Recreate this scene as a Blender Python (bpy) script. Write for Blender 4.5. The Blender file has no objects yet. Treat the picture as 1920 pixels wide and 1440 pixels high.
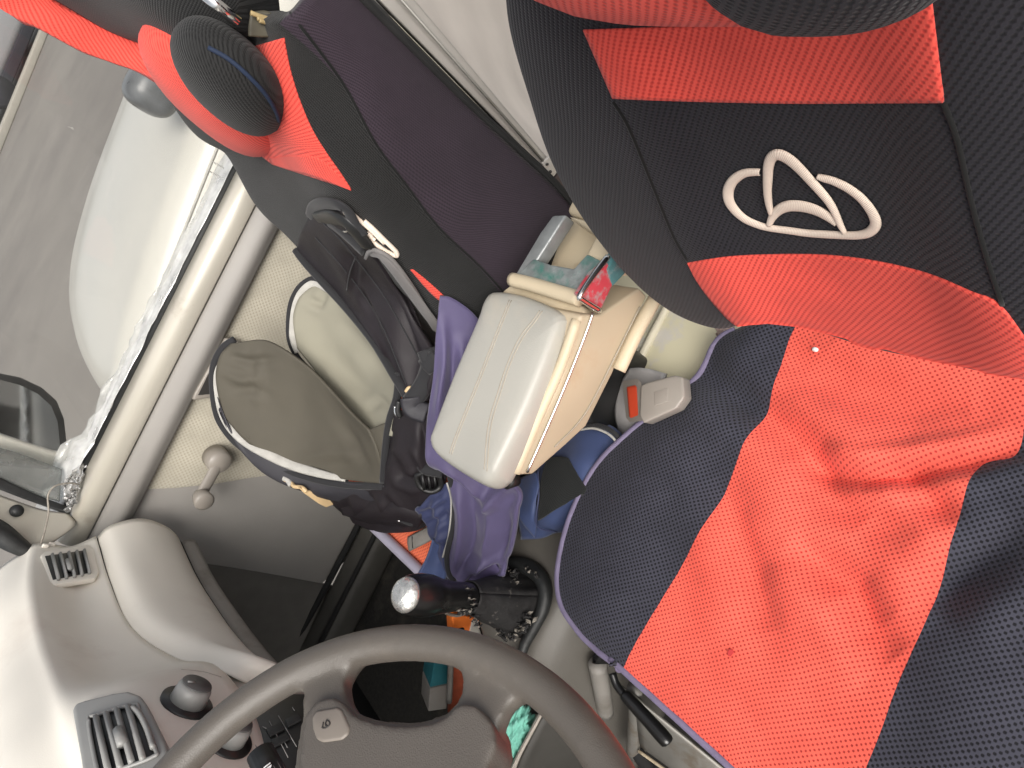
import bpy, bmesh, math, random
import numpy as np
from mathutils import Vector, Matrix
from mathutils.bvhtree import BVHTree

random.seed(7)
rng = np.random.default_rng(7)
C = bpy.context.scene.collection
scn = bpy.context.scene

# ------------------------------------------------------------------ camera
PITCH = math.radians(46)
FPX = 1240.0                      # focal length in pixels of the 1920 wide photograph
CAM = Vector((-.56, 0, 1.14))     # metres: x across the cab, y forward, z up, cab floor z = 0
EF = Vector((-.45, .893)).normalized()
EU = Vector((-EF.y, EF.x))
AX_V = Vector((math.cos(PITCH), 0, -math.sin(PITCH)))
AX_U = Vector((math.sin(PITCH), 0, math.cos(PITCH)))
AX_Y = Vector((0, 1, 0))
right = AX_U * EU.x + AX_Y * EF.x
up = -(AX_U * EU.y + AX_Y * EF.y)
cam_d = bpy.data.cameras.new('camera')
cam = bpy.data.objects.new('camera', cam_d)
C.objects.link(cam)
M = Matrix.Identity(4)
for i in range(3):
    M[i][0], M[i][1], M[i][2], M[i][3] = right[i], up[i], -AX_V[i], CAM[i]
cam.matrix_world = M
cam_d.sensor_width = 36
cam_d.lens = FPX / 1920 * 36
cam_d.clip_start = .02
cam_d.clip_end = 400
scn.camera = cam

# ------------------------------------------------------------------ light
SUN_EL, SUN_AZ = math.radians(46), math.radians(-80)       # bright side of the overcast sky: front and driver side
w = bpy.data.worlds.new("World")
scn.world = w
w.use_nodes = True
nt = w.node_tree
bg = nt.nodes['Background']
sky = nt.nodes.new('ShaderNodeTexSky')
sky.sky_type = 'NISHITA'
sky.sun_disc = False
sky.sun_elevation = SUN_EL
sky.sun_rotation = SUN_AZ
sky.air_density = 1.0
sky.dust_density = 4.0
hs = nt.nodes.new('ShaderNodeHueSaturation')     # overcast: a whiter sky
hs.inputs['Saturation'].default_value = .25
nt.links.new(sky.outputs[0], hs.inputs['Color'])
nt.links.new(hs.outputs[0], bg.inputs[0])
bg.inputs[1].default_value = .15
sd = bpy.data.lights.new('sun', 'SUN')
sd.energy = 2.3
sd.angle = math.radians(42)
sd.color = (1, .945, .87)
so = bpy.data.objects.new('sun', sd)
C.objects.link(so)
sdir = Vector((math.sin(SUN_AZ) * math.cos(SUN_EL), math.cos(SUN_AZ) * math.cos(SUN_EL), math.sin(SUN_EL)))
so.rotation_euler = sdir.to_track_quat('Z', 'Y').to_euler()
scn.view_settings.view_transform = 'Standard'
scn.view_settings.look = 'None'
scn.view_settings.exposure = .32
scn.view_settings.gamma = 1
scn.cycles.use_denoising = True
scn.cycles.max_bounces = 8

# ------------------------------------------------------------------ helpers
def ray(px, py):
    d = Vector((px - 960, py - 720))
    return AX_V + AX_U * (d.dot(EU) / FPX) + AX_Y * (d.dot(EF) / FPX)

def at(px, py, ax, val):
    """the point of the cab seen at a pixel of the photograph whose x, y or z (metres) is known"""
    r = ray(px, py)
    i = 'xyz'.index(ax)
    return CAM + r * ((val - CAM[i]) / r[i])

def X(px, py, x): return at(px, py, 'x', x)
def Z(px, py, z): return at(px, py, 'z', z)

def onplane(px, py, p0, n):
    r = ray(px, py)
    return CAM + r * ((Vector(p0) - CAM).dot(n) / r.dot(n))

def cr(P, n=8, closed=False):
    """Catmull-Rom through points; n samples per span (list or int)"""
    P = np.array([list(p) for p in P], float)
    m = len(P)
    spans = m if closed else m - 1
    out = []
    for i in range(spans):
        k = n[i] if isinstance(n, (list, tuple)) else n
        if closed:
            a, b, c, d = P[(i - 1) % m], P[i], P[(i + 1) % m], P[(i + 2) % m]
        else:
            b, c = P[i], P[i + 1]
            a = P[i - 1] if i > 0 else 2 * b - c
            d = P[i + 2] if i + 2 < m else 2 * c - b
        for t in np.linspace(0, 1, k, endpoint=False):
            out.append(.5 * (2 * b + (c - a) * t + (2 * a - 5 * b + 4 * c - d) * t * t + (3 * b - a - 3 * c + d) * t ** 3))
    if not closed:
        out.append(P[-1])
    return np.array(out)

def surf(ctrl, nr=8, nc=8):
    """ctrl: rows x cols of points -> dense grid by Catmull-Rom both ways"""
    A = np.array([[list(p) for p in r] for r in ctrl], float)
    rows = np.array([cr(r, nc) for r in A])
    cols = np.array([cr(rows[:, j], nr) for j in range(rows.shape[1])])
    return cols.transpose(1, 0, 2)

def gnormals(G):
    du = np.gradient(G, axis=0)
    dv = np.gradient(G, axis=1)
    n = np.cross(du, dv)
    l = np.linalg.norm(n, axis=2, keepdims=True)
    n /= np.maximum(l, 1e-9)
    if min(n.shape[:2]) > 8:      # corners where both edges run the same way have no normal of their own
        n[:3, :3] = n[3, 3]; n[:3, -3:] = n[3, -4]; n[-3:, :3] = n[-4, 3]; n[-3:, -3:] = n[-4, -4]
    return n

def thing(name, label, cat, base, group=None):
    o = bpy.data.objects.new(name, None)
    C.objects.link(o)
    o.location = base
    o.empty_display_size = .05
    o['label'] = label
    o['category'] = cat
    if group:
        o['group'] = group
    return o

def wloc(o):
    v = Vector(o.location)
    while o.parent is not None:
        o = o.parent
        v += Vector(o.location)
    return v

def link(name, me, mats, parent=None, base=None, smooth=True):
    o = bpy.data.objects.new(name, me)
    C.objects.link(o)
    for m in (mats if isinstance(mats, (list, tuple)) else [mats]):
        me.materials.append(m)
    if parent is not None:
        o.parent = parent
        o.location = -wloc(parent)
    elif base is not None:
        me.transform(Matrix.Translation(-Vector(base)))
        o.location = base
    if smooth:
        me.polygons.foreach_set('use_smooth', [True] * len(me.polygons))
    return o

def single(o, label, cat, group=None, kind=None):
    if label: o['label'] = label
    if cat: o['category'] = cat
    if group: o['group'] = group
    if kind: o['kind'] = kind
    return o

def sheet(name, G, mats, parent=None, thick=.004, midx=None, base=None, flip=False, uvscale=1.0):
    """grid (r,c,3) -> closed sheet of given thickness with UVs in metres"""
    R, K = G.shape[:2]
    solid = thick > 0
    N = gnormals(G)
    if flip: N = -N
    B = G - N * thick
    V_ = np.concatenate([G.reshape(-1, 3), B.reshape(-1, 3)])
    F = []
    mi = []
    off = R * K
    for i in range(R - 1):
        for j in range(K - 1):
            a, b, c, d = i * K + j, i * K + j + 1, (i + 1) * K + j + 1, (i + 1) * K + j
            q = (a, d, c, b) if not flip else (a, b, c, d)
            F.append(q)
            k = midx(i, j) if midx else 0
            mi.append(k)
            if solid:
                F.append(tuple(off + t for t in q[::-1]))
                mi.append(k)
    def rim(a, b, k):
        F.append((a, b, b + off, a + off) if not flip else (b, a, a + off, b + off))
        mi.append(k)
    for j in range(K - 1 if solid else 0):
        k0 = midx(0, j) if midx else 0
        k1 = midx(R - 2, j) if midx else 0
        rim(j, j + 1, k0)
        rim((R - 1) * K + j + 1, (R - 1) * K + j, k1)
    for i in range(R - 1 if solid else 0):
        k0 = midx(i, 0) if midx else 0
        k1 = midx(i, K - 2) if midx else 0
        rim((i + 1) * K, i * K, k0)
        rim(i * K + K - 1, (i + 1) * K + K - 1, k1)
    me = bpy.data.meshes.new(name)
    me.from_pydata(V_.tolist() if solid else G.reshape(-1, 3).tolist(), [], F)
    mid_r = G[R // 2]
    mid_c = G[:, K // 2]
    u = np.concatenate([[0], np.cumsum(np.linalg.norm(np.diff(mid_r, axis=0), axis=1))])
    v = np.concatenate([[0], np.cumsum(np.linalg.norm(np.diff(mid_c, axis=0), axis=1))])
    UV = np.stack(np.broadcast_arrays(u[None, :], v[:, None]), axis=-1).reshape(-1, 2) * uvscale
    UV = np.concatenate([UV, UV]) if solid else UV
    uvl = me.uv_layers.new(name='UVMap')
    li = np.empty(len(me.loops), int)
    me.loops.foreach_get('vertex_index', li)
    uvl.data.foreach_set('uv', UV[li].astype(np.float32).ravel())
    me.polygons.foreach_set('material_index', mi)
    return link(name, me, mats, parent, base)

def tube(name, P, r, mat, parent=None, closed=False, seg=10, flat=None, base=None, spline=6, caps=True):
    """swept tube; r number or list per control point; flat=(nx,ny,nz,ratio) squashes along a normal"""
    P = [Vector(p) for p in P]
    m = len(P)
    rr = r if isinstance(r, (list, tuple)) else [r] * m
    if spline:
        Q = cr([(*p, q) for p, q in zip(P, rr)], spline, closed)
    else:
        Q = np.array([(*p, q) for p, q in zip(P, rr)])
    n = len(Q)
    pts = Q[:, :3]
    rad = Q[:, 3]
    bm = bmesh.new()
    rings = []
    prev = None
    for i in range(n):
        if closed:
            t = Vector(pts[(i + 1) % n] - pts[i - 1])
        else:
            t = Vector(pts[min(i + 1, n - 1)] - pts[max(i - 1, 0)])
        if t.length < 1e-9: t = Vector((0, 0, 1))
        t.normalize()
        if flat:
            nn = Vector(flat[:3])
            a = t.cross(nn)
            if a.length < 1e-6: a = t.orthogonal()
            a.normalize()
            b = a.cross(t).normalized()
            k = flat[3]
        else:
            if prev is None:
                a = t.orthogonal().normalized()
            else:
                a = (prev - t * prev.dot(t)).normalized()
            prev = a
            b = t.cross(a)
            k = 1
        rings.append([bm.verts.new(Vector(pts[i]) + a * (math.cos(q) * rad[i]) + b * (math.sin(q) * rad[i] * k))
                      for q in np.linspace(0, 2 * math.pi, seg, endpoint=False)])
    for i in range(n if closed else n - 1):
        A, B = rings[i], rings[(i + 1) % n]
        for j in range(seg):
            bm.faces.new((A[j], A[(j + 1) % seg], B[(j + 1) % seg], B[j]))
    if not closed and caps:
        bm.faces.new(rings[0][::-1])
        bm.faces.new(rings[-1])
    bmesh.ops.recalc_face_normals(bm, faces=bm.faces)
    me = bpy.data.meshes.new(name)
    bm.to_mesh(me)
    bm.free()
    return link(name, me, mat, parent, base)

def poly(name, pts, depth, mat, parent=None, bevel=0, seg=3, base=None, smooth=True, puff=0):
    """prism: outline points pushed along the vector depth"""
    bm = bmesh.new()
    vs = [bm.verts.new(p) for p in pts]
    f = bm.faces.new(vs)
    ret = bmesh.ops.extrude_face_region(bm, geom=[f])
    for v in ret['geom']:
        if isinstance(v, bmesh.types.BMVert):
            v.co += Vector(depth)
    bmesh.ops.recalc_face_normals(bm, faces=bm.faces)
    if bevel:
        bmesh.ops.bevel(bm, geom=bm.edges[:], offset=bevel, segments=seg, affect='EDGES', clamp_overlap=True, profile=.5)
    me = bpy.data.meshes.new(name)
    bm.to_mesh(me)
    bm.free()
    o = link(name, me, mat, parent, base, smooth=False)
    if smooth:
        shade_auto(o)
    return o

def shade_auto(o, ang=35):
    me = o.data
    me.polygons.foreach_set('use_smooth', [True] * len(me.polygons))
    bm = bmesh.new()
    bm.from_mesh(me)
    ca = math.radians(ang)
    for e in bm.edges:
        e.smooth = not (len(e.link_faces) == 2 and e.calc_face_angle(0) > ca)
    bm.to_mesh(me)
    bm.free()

def box(name, c, s, mat, parent=None, R=None, bevel=.004, seg=3, base=None):
    bm = bmesh.new()
    bmesh.ops.create_cube(bm, size=1)
    for v in bm.verts:
        v.co = Vector((v.co.x * s[0], v.co.y * s[1], v.co.z * s[2]))
    if bevel:
        bmesh.ops.bevel(bm, geom=bm.edges[:], offset=bevel, segments=seg, affect='EDGES', clamp_overlap=True, profile=.5)
    m = (R.to_4x4() if R is not None else Matrix.Identity(4))
    bm.transform(Matrix.Translation(Vector(c)) @ m)
    me = bpy.data.meshes.new(name)
    bm.to_mesh(me)
    bm.free()
    o = link(name, me, mat, parent, base, smooth=False)
    shade_auto(o, 50)
    return o

def blob(name, c, r, mat, parent=None, R=None, p=2.0, seg=40, rings=24, fn=None, base=None):
    """superellipsoid"""
    bm = bmesh.new()
    bmesh.ops.create_uvsphere(bm, u_segments=seg, v_segments=rings, radius=1)
    for v in bm.verts:
        d = v.co.copy()
        l = (abs(d.x) ** p + abs(d.y) ** p + abs(d.z) ** p) ** (1 / p)
        d /= l
        k = fn(d) if fn else 1
        v.co = Vector((d.x * r[0], d.y * r[1], d.z * r[2])) * k
    m = (R.to_4x4() if R is not None else Matrix.Identity(4))
    bm.transform(Matrix.Translation(Vector(c)) @ m)
    me = bpy.data.meshes.new(name)
    bm.to_mesh(me)
    bm.free()
    me.uv_layers.new(name='UVMap')
    o = link(name, me, mat, parent, base)
    uv_box(me, R)
    return o

def uv_box(me, R=None):
    """UVs in metres by dominant normal axis"""
    uvl = me.uv_layers[0] if me.uv_layers else me.uv_layers.new(name='UVMap')
    for p in me.polygons:
        n = p.normal
        for li in p.loop_indices:
            co = me.vertices[me.loops[li].vertex_index].co
            uvl.data[li].uv = (co.x + .3 * co.y, co.z + .7 * co.y)

def bvh_of(*objs):
    V_, F = [], []
    for o in objs:
        k = len(V_)
        loc = wloc(o)
        V_ += [v.co + loc for v in o.data.vertices]
        F += [tuple(k + i for i in p.vertices) for p in o.data.polygons]
    return BVHTree.FromPolygons(V_, F)

def drop(bvh, px, py, off=.001, x_fallback=None):
    r = ray(px, py).normalized()
    h, n, i, d = bvh.ray_cast(CAM, r)
    if h is None:
        return None
    if n.dot(r) > 0: n = -n
    return h + n * off - r * 0

def panel(name, bvh, top, bot, mat, parent, nr=24, nc=40, off=.0012, thick=.0016, rot=0):
    """cloth panel lying on a surface, between two outlines given in the photograph"""
    T = cr([(a, b, 0) for a, b in top], 10)
    Bt = cr([(a, b, 0) for a, b in bot], 10)
    def samp(L, t):
        d = np.concatenate([[0], np.cumsum(np.linalg.norm(np.diff(L, axis=0), axis=1))])
        d /= d[-1]
        return np.stack([np.interp(t, d, L[:, k]) for k in range(2)], 1)
    ts = np.linspace(0, 1, nc)
    a, b = samp(T, ts), samp(Bt, ts)
    G = np.zeros((nr, nc, 3))
    for i, s in enumerate(np.linspace(0, 1, nr)):
        for j in range(nc):
            p = a[j] * (1 - s) + b[j] * s
            h = drop(bvh, p[0], p[1], off)
            G[i, j] = h if h is not None else np.nan
    bad = np.isnan(G).any(axis=2)
    if bad.any():
        ok = np.argwhere(~bad)
        for i, j in np.argwhere(bad):
            k = np.argmin(((ok - [i, j]) ** 2).sum(1))
            G[i, j] = G[ok[k][0], ok[k][1]]
    # orient so that the face side looks at the viewer
    n = gnormals(G)[nr // 2, nc // 2]
    fl = np.dot(n, np.array(CAM) - G[nr // 2, nc // 2]) < 0
    return sheet(name, G, mat, parent, thick, flip=bool(fl))

def seam(name, bvh, pix, r, mat, parent, off=.001, spline=5, flat=None):
    P = cr([(a, b, 0) for a, b in pix], spline)
    pts = [h for h in (drop(bvh, p[0], p[1], off) for p in P) if h is not None]
    return tube(name, pts, r, mat, parent, seg=6, spline=0, flat=flat)

# ------------------------------------------------------------------ materials
def mat(name, col, rough=.6, metal=0, var=.08, vscale=30, bump=0, bscale=200, spec=.5, coat=0, sheen=0, trans=0, alpha=None, dirt=None):
    m = bpy.data.materials.new(name)
    m.use_nodes = True
    t = m.node_tree
    b = t.nodes['Principled BSDF']
    b.inputs['Roughness'].default_value = rough
    b.inputs['Metallic'].default_value = metal
    b.inputs['Specular IOR Level'].default_value = spec
    b.inputs['Coat Weight'].default_value = coat
    b.inputs['Sheen Weight'].default_value = sheen
    b.inputs['Transmission Weight'].default_value = trans
    tc = t.nodes.new('ShaderNodeTexCoord')
    nz = t.nodes.new('ShaderNodeTexNoise')
    nz.inputs['Scale'].default_value = vscale
    nz.inputs['Detail'].default_value = 6
    t.links.new(tc.outputs['Object'], nz.inputs['Vector'])
    ramp = t.nodes.new('ShaderNodeValToRGB')
    lo = [max(0, c * (1 - var)) for c in col]
    hi = [min(1, c * (1 + var)) for c in col]
    ramp.color_ramp.elements[0].position = .3
    ramp.color_ramp.elements[1].position = .7
    ramp.color_ramp.elements[0].color = (*lo, 1)
    ramp.color_ramp.elements[1].color = (*hi, 1)
    t.links.new(nz.outputs['Fac'], ramp.inputs['Fac'])
    last = ramp.outputs['Color']
    if dirt:
        dcol, dscale, dlo, dhi = dirt
        n2 = t.nodes.new('ShaderNodeTexNoise')
        n2.inputs['Scale'].default_value = dscale
        n2.inputs['Detail'].default_value = 8
        n2.inputs['Roughness'].default_value = .65
        t.links.new(tc.outputs['Object'], n2.inputs['Vector'])
        r2 = t.nodes.new('ShaderNodeMapRange')
        r2.inputs['From Min'].default_value = dlo
        r2.inputs['From Max'].default_value = dhi
        t.links.new(n2.outputs['Fac'], r2.inputs['Value'])
        mx = t.nodes.new('ShaderNodeMixRGB')
        mx.inputs[2].default_value = (*dcol, 1)
        t.links.new(r2.outputs[0], mx.inputs[0])
        t.links.new(last, mx.inputs[1])
        last = mx.outputs[0]
    t.links.new(last, b.inputs['Base Color'])
    rr = t.nodes.new('ShaderNodeMapRange')
    rr.inputs['To Min'].default_value = max(0, rough - .07)
    rr.inputs['To Max'].default_value = min(1, rough + .07)
    t.links.new(nz.outputs['Fac'], rr.inputs['Value'])
    t.links.new(rr.outputs[0], b.inputs['Roughness'])
    if bump:
        n3 = t.nodes.new('ShaderNodeTexNoise')
        n3.inputs['Scale'].default_value = bscale
        n3.inputs['Detail'].default_value = 4
        t.links.new(tc.outputs['Object'], n3.inputs['Vector'])
        bp = t.nodes.new('ShaderNodeBump')
        bp.inputs['Strength'].default_value = bump
        bp.inputs['Distance'].default_value = .002
        t.links.new(n3.outputs['Fac'], bp.inputs['Height'])
        t.links.new(bp.outputs[0], b.inputs['Normal'])
    return m

def mathn(t, op, a, b=None):
    n = t.nodes.new('ShaderNodeMath')
    n.operation = op
    for i, v in enumerate((a, b)):
        if v is None: continue
        if isinstance(v, (int, float)): n.inputs[i].default_value = v
        else: t.links.new(v, n.inputs[i])
    return n.outputs[0]

def fabric(name, col, hole, kind='mesh', pitch=.0062, rough=.85, bump=.5, sheen=.1, thr=(.15, .55), var=.12, warp=.0):
    """knitted spacer mesh with staggered holes, or diagonal twill, from UVs in metres"""
    m = bpy.data.materials.new(name)
    m.use_nodes = True
    t = m.node_tree
    b = t.nodes['Principled BSDF']
    b.inputs['Roughness'].default_value = rough
    b.inputs['Specular IOR Level'].default_value = .25
    b.inputs['Sheen Weight'].default_value = sheen
    tc = t.nodes.new('ShaderNodeTexCoord')
    sp = t.nodes.new('ShaderNodeSeparateXYZ')
    nz0 = t.nodes.new('ShaderNodeTexNoise')
    nz0.inputs['Scale'].default_value = 14
    t.links.new(tc.outputs['UV'], nz0.inputs['Vector'])
    vm = t.nodes.new('ShaderNodeVectorMath')
    vm.operation = 'MULTIPLY_ADD'
    t.links.new(nz0.outputs['Color'], vm.inputs[0])
    vm.inputs[1].default_value = (.006, .006, 0)
    t.links.new(tc.outputs['UV'], vm.inputs[2])
    t.links.new(vm.outputs[0], sp.inputs[0])
    U, V_ = sp.outputs[0], sp.outputs[1]
    k = 2 * math.pi / pitch
    if kind == 'mesh':
        f = mathn(t, 'MULTIPLY', mathn(t, 'COSINE', mathn(t, 'MULTIPLY', U, k)), mathn(t, 'COSINE', mathn(t, 'MULTIPLY', V_, k)))
    elif kind == 'twill':
        d = mathn(t, 'ADD', mathn(t, 'MULTIPLY', U, k), mathn(t, 'MULTIPLY', V_, k * .62))
        e = mathn(t, 'SUBTRACT', mathn(t, 'MULTIPLY', U, k * .9), mathn(t, 'MULTIPLY', V_, k * 1.5))
        f = mathn(t, 'ADD', mathn(t, 'MULTIPLY', mathn(t, 'SINE', d), .75), mathn(t, 'MULTIPLY', mathn(t, 'SINE', e), .35))
    else:
        f = mathn(t, 'SINE', mathn(t, 'MULTIPLY', U, k))
    mr = t.nodes.new('ShaderNodeMapRange')
    mr.inputs['From Min'].default_value = thr[0]
    mr.inputs['From Max'].default_value = thr[1]
    t.links.new(f, mr.inputs['Value'])
    nz = t.nodes.new('ShaderNodeTexNoise')
    nz.inputs['Scale'].default_value = 18
    nz.inputs['Detail'].default_value = 7
    t.links.new(tc.outputs['Object'], nz.inputs['Vector'])
    rp = t.nodes.new('ShaderNodeValToRGB')
    rp.color_ramp.elements[0].position = .32
    rp.color_ramp.elements[1].position = .68
    rp.color_ramp.elements[0].color = (*[c * (1 - var) for c in col], 1)
    rp.color_ramp.elements[1].color = (*[min(1, c * (1 + var)) for c in col], 1)
    t.links.new(nz.outputs['Fac'], rp.inputs['Fac'])
    mx = t.nodes.new('ShaderNodeMixRGB')
    mx.inputs[2].default_value = (*hole, 1)
    t.links.new(mr.outputs[0], mx.inputs[0])
    t.links.new(rp.outputs[0], mx.inputs[1])
    t.links.new(mx.outputs[0], b.inputs['Base Color'])
    bp = t.nodes.new('ShaderNodeBump')
    bp.invert = True
    bp.inputs['Strength'].default_value = bump
    bp.inputs['Distance'].default_value = .0012
    t.links.new(mr.outputs[0], bp.inputs['Height'])
    t.links.new(bp.outputs[0], b.inputs['Normal'])
    return m

def glassy(name, tint=(1, 1, 1), gloss=.08, rough=.02, dust=0):
    m = bpy.data.materials.new(name)
    m.use_nodes = True
    t = m.node_tree
    t.nodes.clear()
    out = t.nodes.new('ShaderNodeOutputMaterial')
    tr = t.nodes.new('ShaderNodeBsdfTransparent')
    tr.inputs[0].default_value = (*tint, 1)
    gl = t.nodes.new('ShaderNodeBsdfGlossy')
    gl.inputs['Roughness'].default_value = rough
    mx = t.nodes.new('ShaderNodeMixShader')
    mx.inputs[0].default_value = gloss
    t.links.new(tr.outputs[0], mx.inputs[1])
    t.links.new(gl.outputs[0], mx.inputs[2])
    last = mx.outputs[0]
    if dust:
        df = t.nodes.new('ShaderNodeBsdfDiffuse')
        df.inputs[0].default_value = (.78, .78, .76, 1) if 'film' in name else (.5, .5, .48, 1)
        tc = t.nodes.new('ShaderNodeTexCoord')
        nz = t.nodes.new('ShaderNodeTexNoise')
        nz.inputs['Scale'].default_value = 25
        nz.inputs['Detail'].default_value = 8
        t.links.new(tc.outputs['Object'], nz.inputs['Vector'])
        k = mathn(t, 'MULTIPLY', nz.outputs['Fac'], dust * 2)
        m2 = t.nodes.new('ShaderNodeMixShader')
        t.links.new(k, m2.inputs[0])
        t.links.new(last, m2.inputs[1])
        t.links.new(df.outputs[0], m2.inputs[2])
        last = m2.outputs[0]
    t.links.new(last, out.inputs[0])
    return m

RED = (.70, .060, .045)
M_red_mesh = fabric('red_mesh', (.76, .110, .075), (.34, .024, .020), 'mesh', .0062, thr=(.35, .75))
M_red_twill = fabric('red_twill', (.76, .090, .065), (.48, .038, .030), 'twill', .0044, thr=(-.2, 1.0), bump=.35)
M_blk_mesh = fabric('black_mesh', (.042, .042, .058), (.006, .006, .009), 'mesh', .0062, thr=(.1, .55))
M_blk_twill = fabric('black_twill', (.017, .016, .021), (.005, .005, .007), 'twill', .0044, thr=(-.3, .9), bump=.5)
M_blk_rib = fabric('black_ribbed', (.018, .018, .018), (.005, .005, .005), 'twill', .0042, thr=(-.3, .8), bump=.5)
M_side = fabric('side_cloth', (.033, .023, .033), (.016, .011, .016), 'twill', .0034, thr=(-.4, 1), bump=.3)
M_lilac = mat('lilac_piping', (.17, .145, .23), .8, var=.12, vscale=60, bump=.3, bscale=600)
M_thread = fabric('cream_thread', (.80, .68, .57), (.55, .43, .35), 'rib', .0011, rough=.5, bump=.35, thr=(.2, 1))
M_darkblue = mat('dark_blue_trim', (.008, .018, .045), .8)
M_dash = mat('dash_plastic', (.78, .74, .66), .55, var=.03, vscale=8, bump=.12, bscale=900, dirt=((.66, .60, .53), 7, .58, .80))
M_dash_low = mat('lower_dash_plastic', (.44, .40, .35), .6, var=.04, vscale=8, bump=.15, bscale=900)
M_greyplas = mat('grey_plastic', (.25, .235, .215), .55, var=.06, vscale=10, bump=.15, bscale=800, dirt=((.17, .155, .135), 14, .5, .72))
M_tunnel = mat('tunnel_plastic', (.115, .107, .094), .45, var=.08, vscale=10, bump=.2, bscale=700, dirt=((.12, .11, .095), 12, .5, .72))
M_vent = mat('vent_grey', (.27, .27, .26), .4, var=.04)
M_black = mat('black_plastic', (.012, .012, .012), .4, var=.1)
M_rubber = mat('black_rubber', (.016, .017, .017), .5, var=.3, vscale=80, bump=.2, bscale=200)
M_void = mat('footwell_black', (.010, .010, .010), .9, var=.3, vscale=40)
M_carpet = mat('floor_mat', (.017, .016, .014), .95, var=.4, vscale=120, bump=.6, bscale=400, dirt=((.06, .052, .042), 9, .55, .75))
M_wheel = mat('wheel_plastic', (.098, .087, .075), .38, var=.06, vscale=14, bump=.22, bscale=1100, dirt=((.135, .115, .095), 16, .55, .8))
M_wheel_pad = mat('wheel_pad_plastic', (.104, .092, .080), .48, var=.05, vscale=14, bump=.3, bscale=1100)
M_button = mat('horn_button', (.20, .175, .150), .45, var=.05)
M_print = mat('dark_print', (.03, .027, .025), .6)
M_white_print = mat('white_print', (.7, .7, .7), .6)
M_rail = mat('painted_metal', (.52, .49, .42), .33, metal=.15, var=.04, vscale=6, coat=.3, dirt=((.36, .32, .26), 9, .6, .75))
M_insert = fabric('door_cloth', (.44, .41, .335), (.37, .34, .275), 'mesh', .0085, thr=(-.2, .7), bump=.25, rough=.8)
M_trimgrey = mat('door_trim_grey', (.30, .285, .265), .6, var=.05, vscale=9, bump=.2, bscale=800)
M_crank = mat('crank_plastic', (.27, .245, .215), .4, var=.05)
M_white = mat('white_paint', (.50, .485, .44), .4, var=.02, vscale=3, coat=.4, dirt=((.55, .52, .47), 2.2, .56, .75))
M_greycar = mat('grey_paint', (.30, .30, .31), .4, var=.05, coat=.4)
M_glassdark = mat('dark_glass', (.02, .022, .025), .08, spec=.7)
M_tyre = mat('tyre', (.02, .02, .028), .9, var=.2)
M_chrome = mat('chrome', (.75, .75, .74), .14, metal=1, var=.05)
M_steel = mat('dull_steel', (.24, .23, .21), .5, metal=.35, var=.12, vscale=20, dirt=((.16, .12, .08), 16, .52, .7))
M_alu = mat('aluminium', (.50, .475, .44), .42, metal=.55, var=.05, vscale=15)
M_foil = mat('silver_sheet', (.62, .57, .52), .45, metal=.10, var=.08, vscale=7)
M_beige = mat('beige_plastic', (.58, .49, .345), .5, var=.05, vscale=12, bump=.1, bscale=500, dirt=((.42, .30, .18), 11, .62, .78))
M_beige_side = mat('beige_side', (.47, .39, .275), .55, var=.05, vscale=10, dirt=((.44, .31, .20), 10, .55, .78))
M_leather = mat('cream_leather', (.40, .39, .35), .42, var=.03, vscale=10, bump=.12, bscale=520, coat=.1, dirt=((.47, .43, .36), 8, .56, .75))
M_stitch = mat('tan_stitch', (.36, .32, .26), .8)
M_worn = mat('worn_tray', (.25, .275, .27), .4, metal=.2, var=.25, vscale=60, bump=.4, bscale=300, dirt=((.07, .22, .185), 40, .48, .66))
M_redtip = mat('worn_red', (.52, .055, .075), .45, var=.1, dirt=((.34, .30, .30), 45, .50, .62))
M_tealtip = mat('worn_teal', (.06, .17, .18), .5, var=.25, vscale=80, dirt=((.25, .25, .25), 50, .5, .65))
M_nylon = mat('black_purple_nylon', (.017, .0135, .016), .55, var=.1, vscale=40, bump=.3, bscale=700, spec=.35)
M_nylon2 = mat('grey_nylon', (.030, .029, .035), .6, var=.1, vscale=40, bump=.3, bscale=700)
M_lining = mat('beige_lining', (.25, .238, .185), .8, var=.05, vscale=16, bump=.08, bscale=60)
M_lining2 = mat('brown_lining', (.074, .066, .049), .75, var=.10, vscale=12, bump=.08, bscale=60)
M_binding = mat('white_binding', (.40, .39, .36), .8, var=.1, vscale=70, bump=.5, bscale=160)
M_zip = fabric('zip_tape', (.010, .010, .011), (.022, .022, .024), 'rib', .0024, rough=.8, bump=.6, thr=(.2, .9))
M_strap = fabric('grey_webbing', (.17, .16, .155), (.07, .065, .065), 'rib', .0042, bump=.7, thr=(.2, .9))
M_tan = mat('tan_leather', (.62, .45, .25), .5, var=.08)
M_purple = mat('purple_cloth', (.078, .064, .142), .62, var=.06, vscale=20, bump=.15, bscale=900, sheen=.2)
M_navy = mat('navy_cloth', (.026, .034, .095), .62, var=.1, vscale=20, bump=.15, bscale=900, sheen=.15)
M_blue = mat('blue_cloth', (.045, .068, .165), .6, var=.08, vscale=20, bump=.2, bscale=900, sheen=.15)
M_blkmesh2 = fabric('black_net', (.020, .022, .022), (.004, .004, .004), 'mesh', .004, thr=(.1, .5), bump=.4)
M_lit_red_mesh = fabric('lit_red_mesh', (.85, .19, .09), (.55, .07, .04), 'mesh', .0062, thr=(.2, .7))  # red cover mesh as it looks lit: daylight put into the colour
M_teal = mat('teal_tissue', (.21, .56, .45), .8, var=.12, vscale=30, bump=.5, bscale=120)
M_orange = mat('orange_plastic', (.80, .19, .035), .4, var=.05)
M_tealbox = mat('teal_plastic', (.03, .16, .19), .45, var=.1)
M_redbrown = mat('red_brown', (.30, .065, .03), .55, var=.3, vscale=60)
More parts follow.
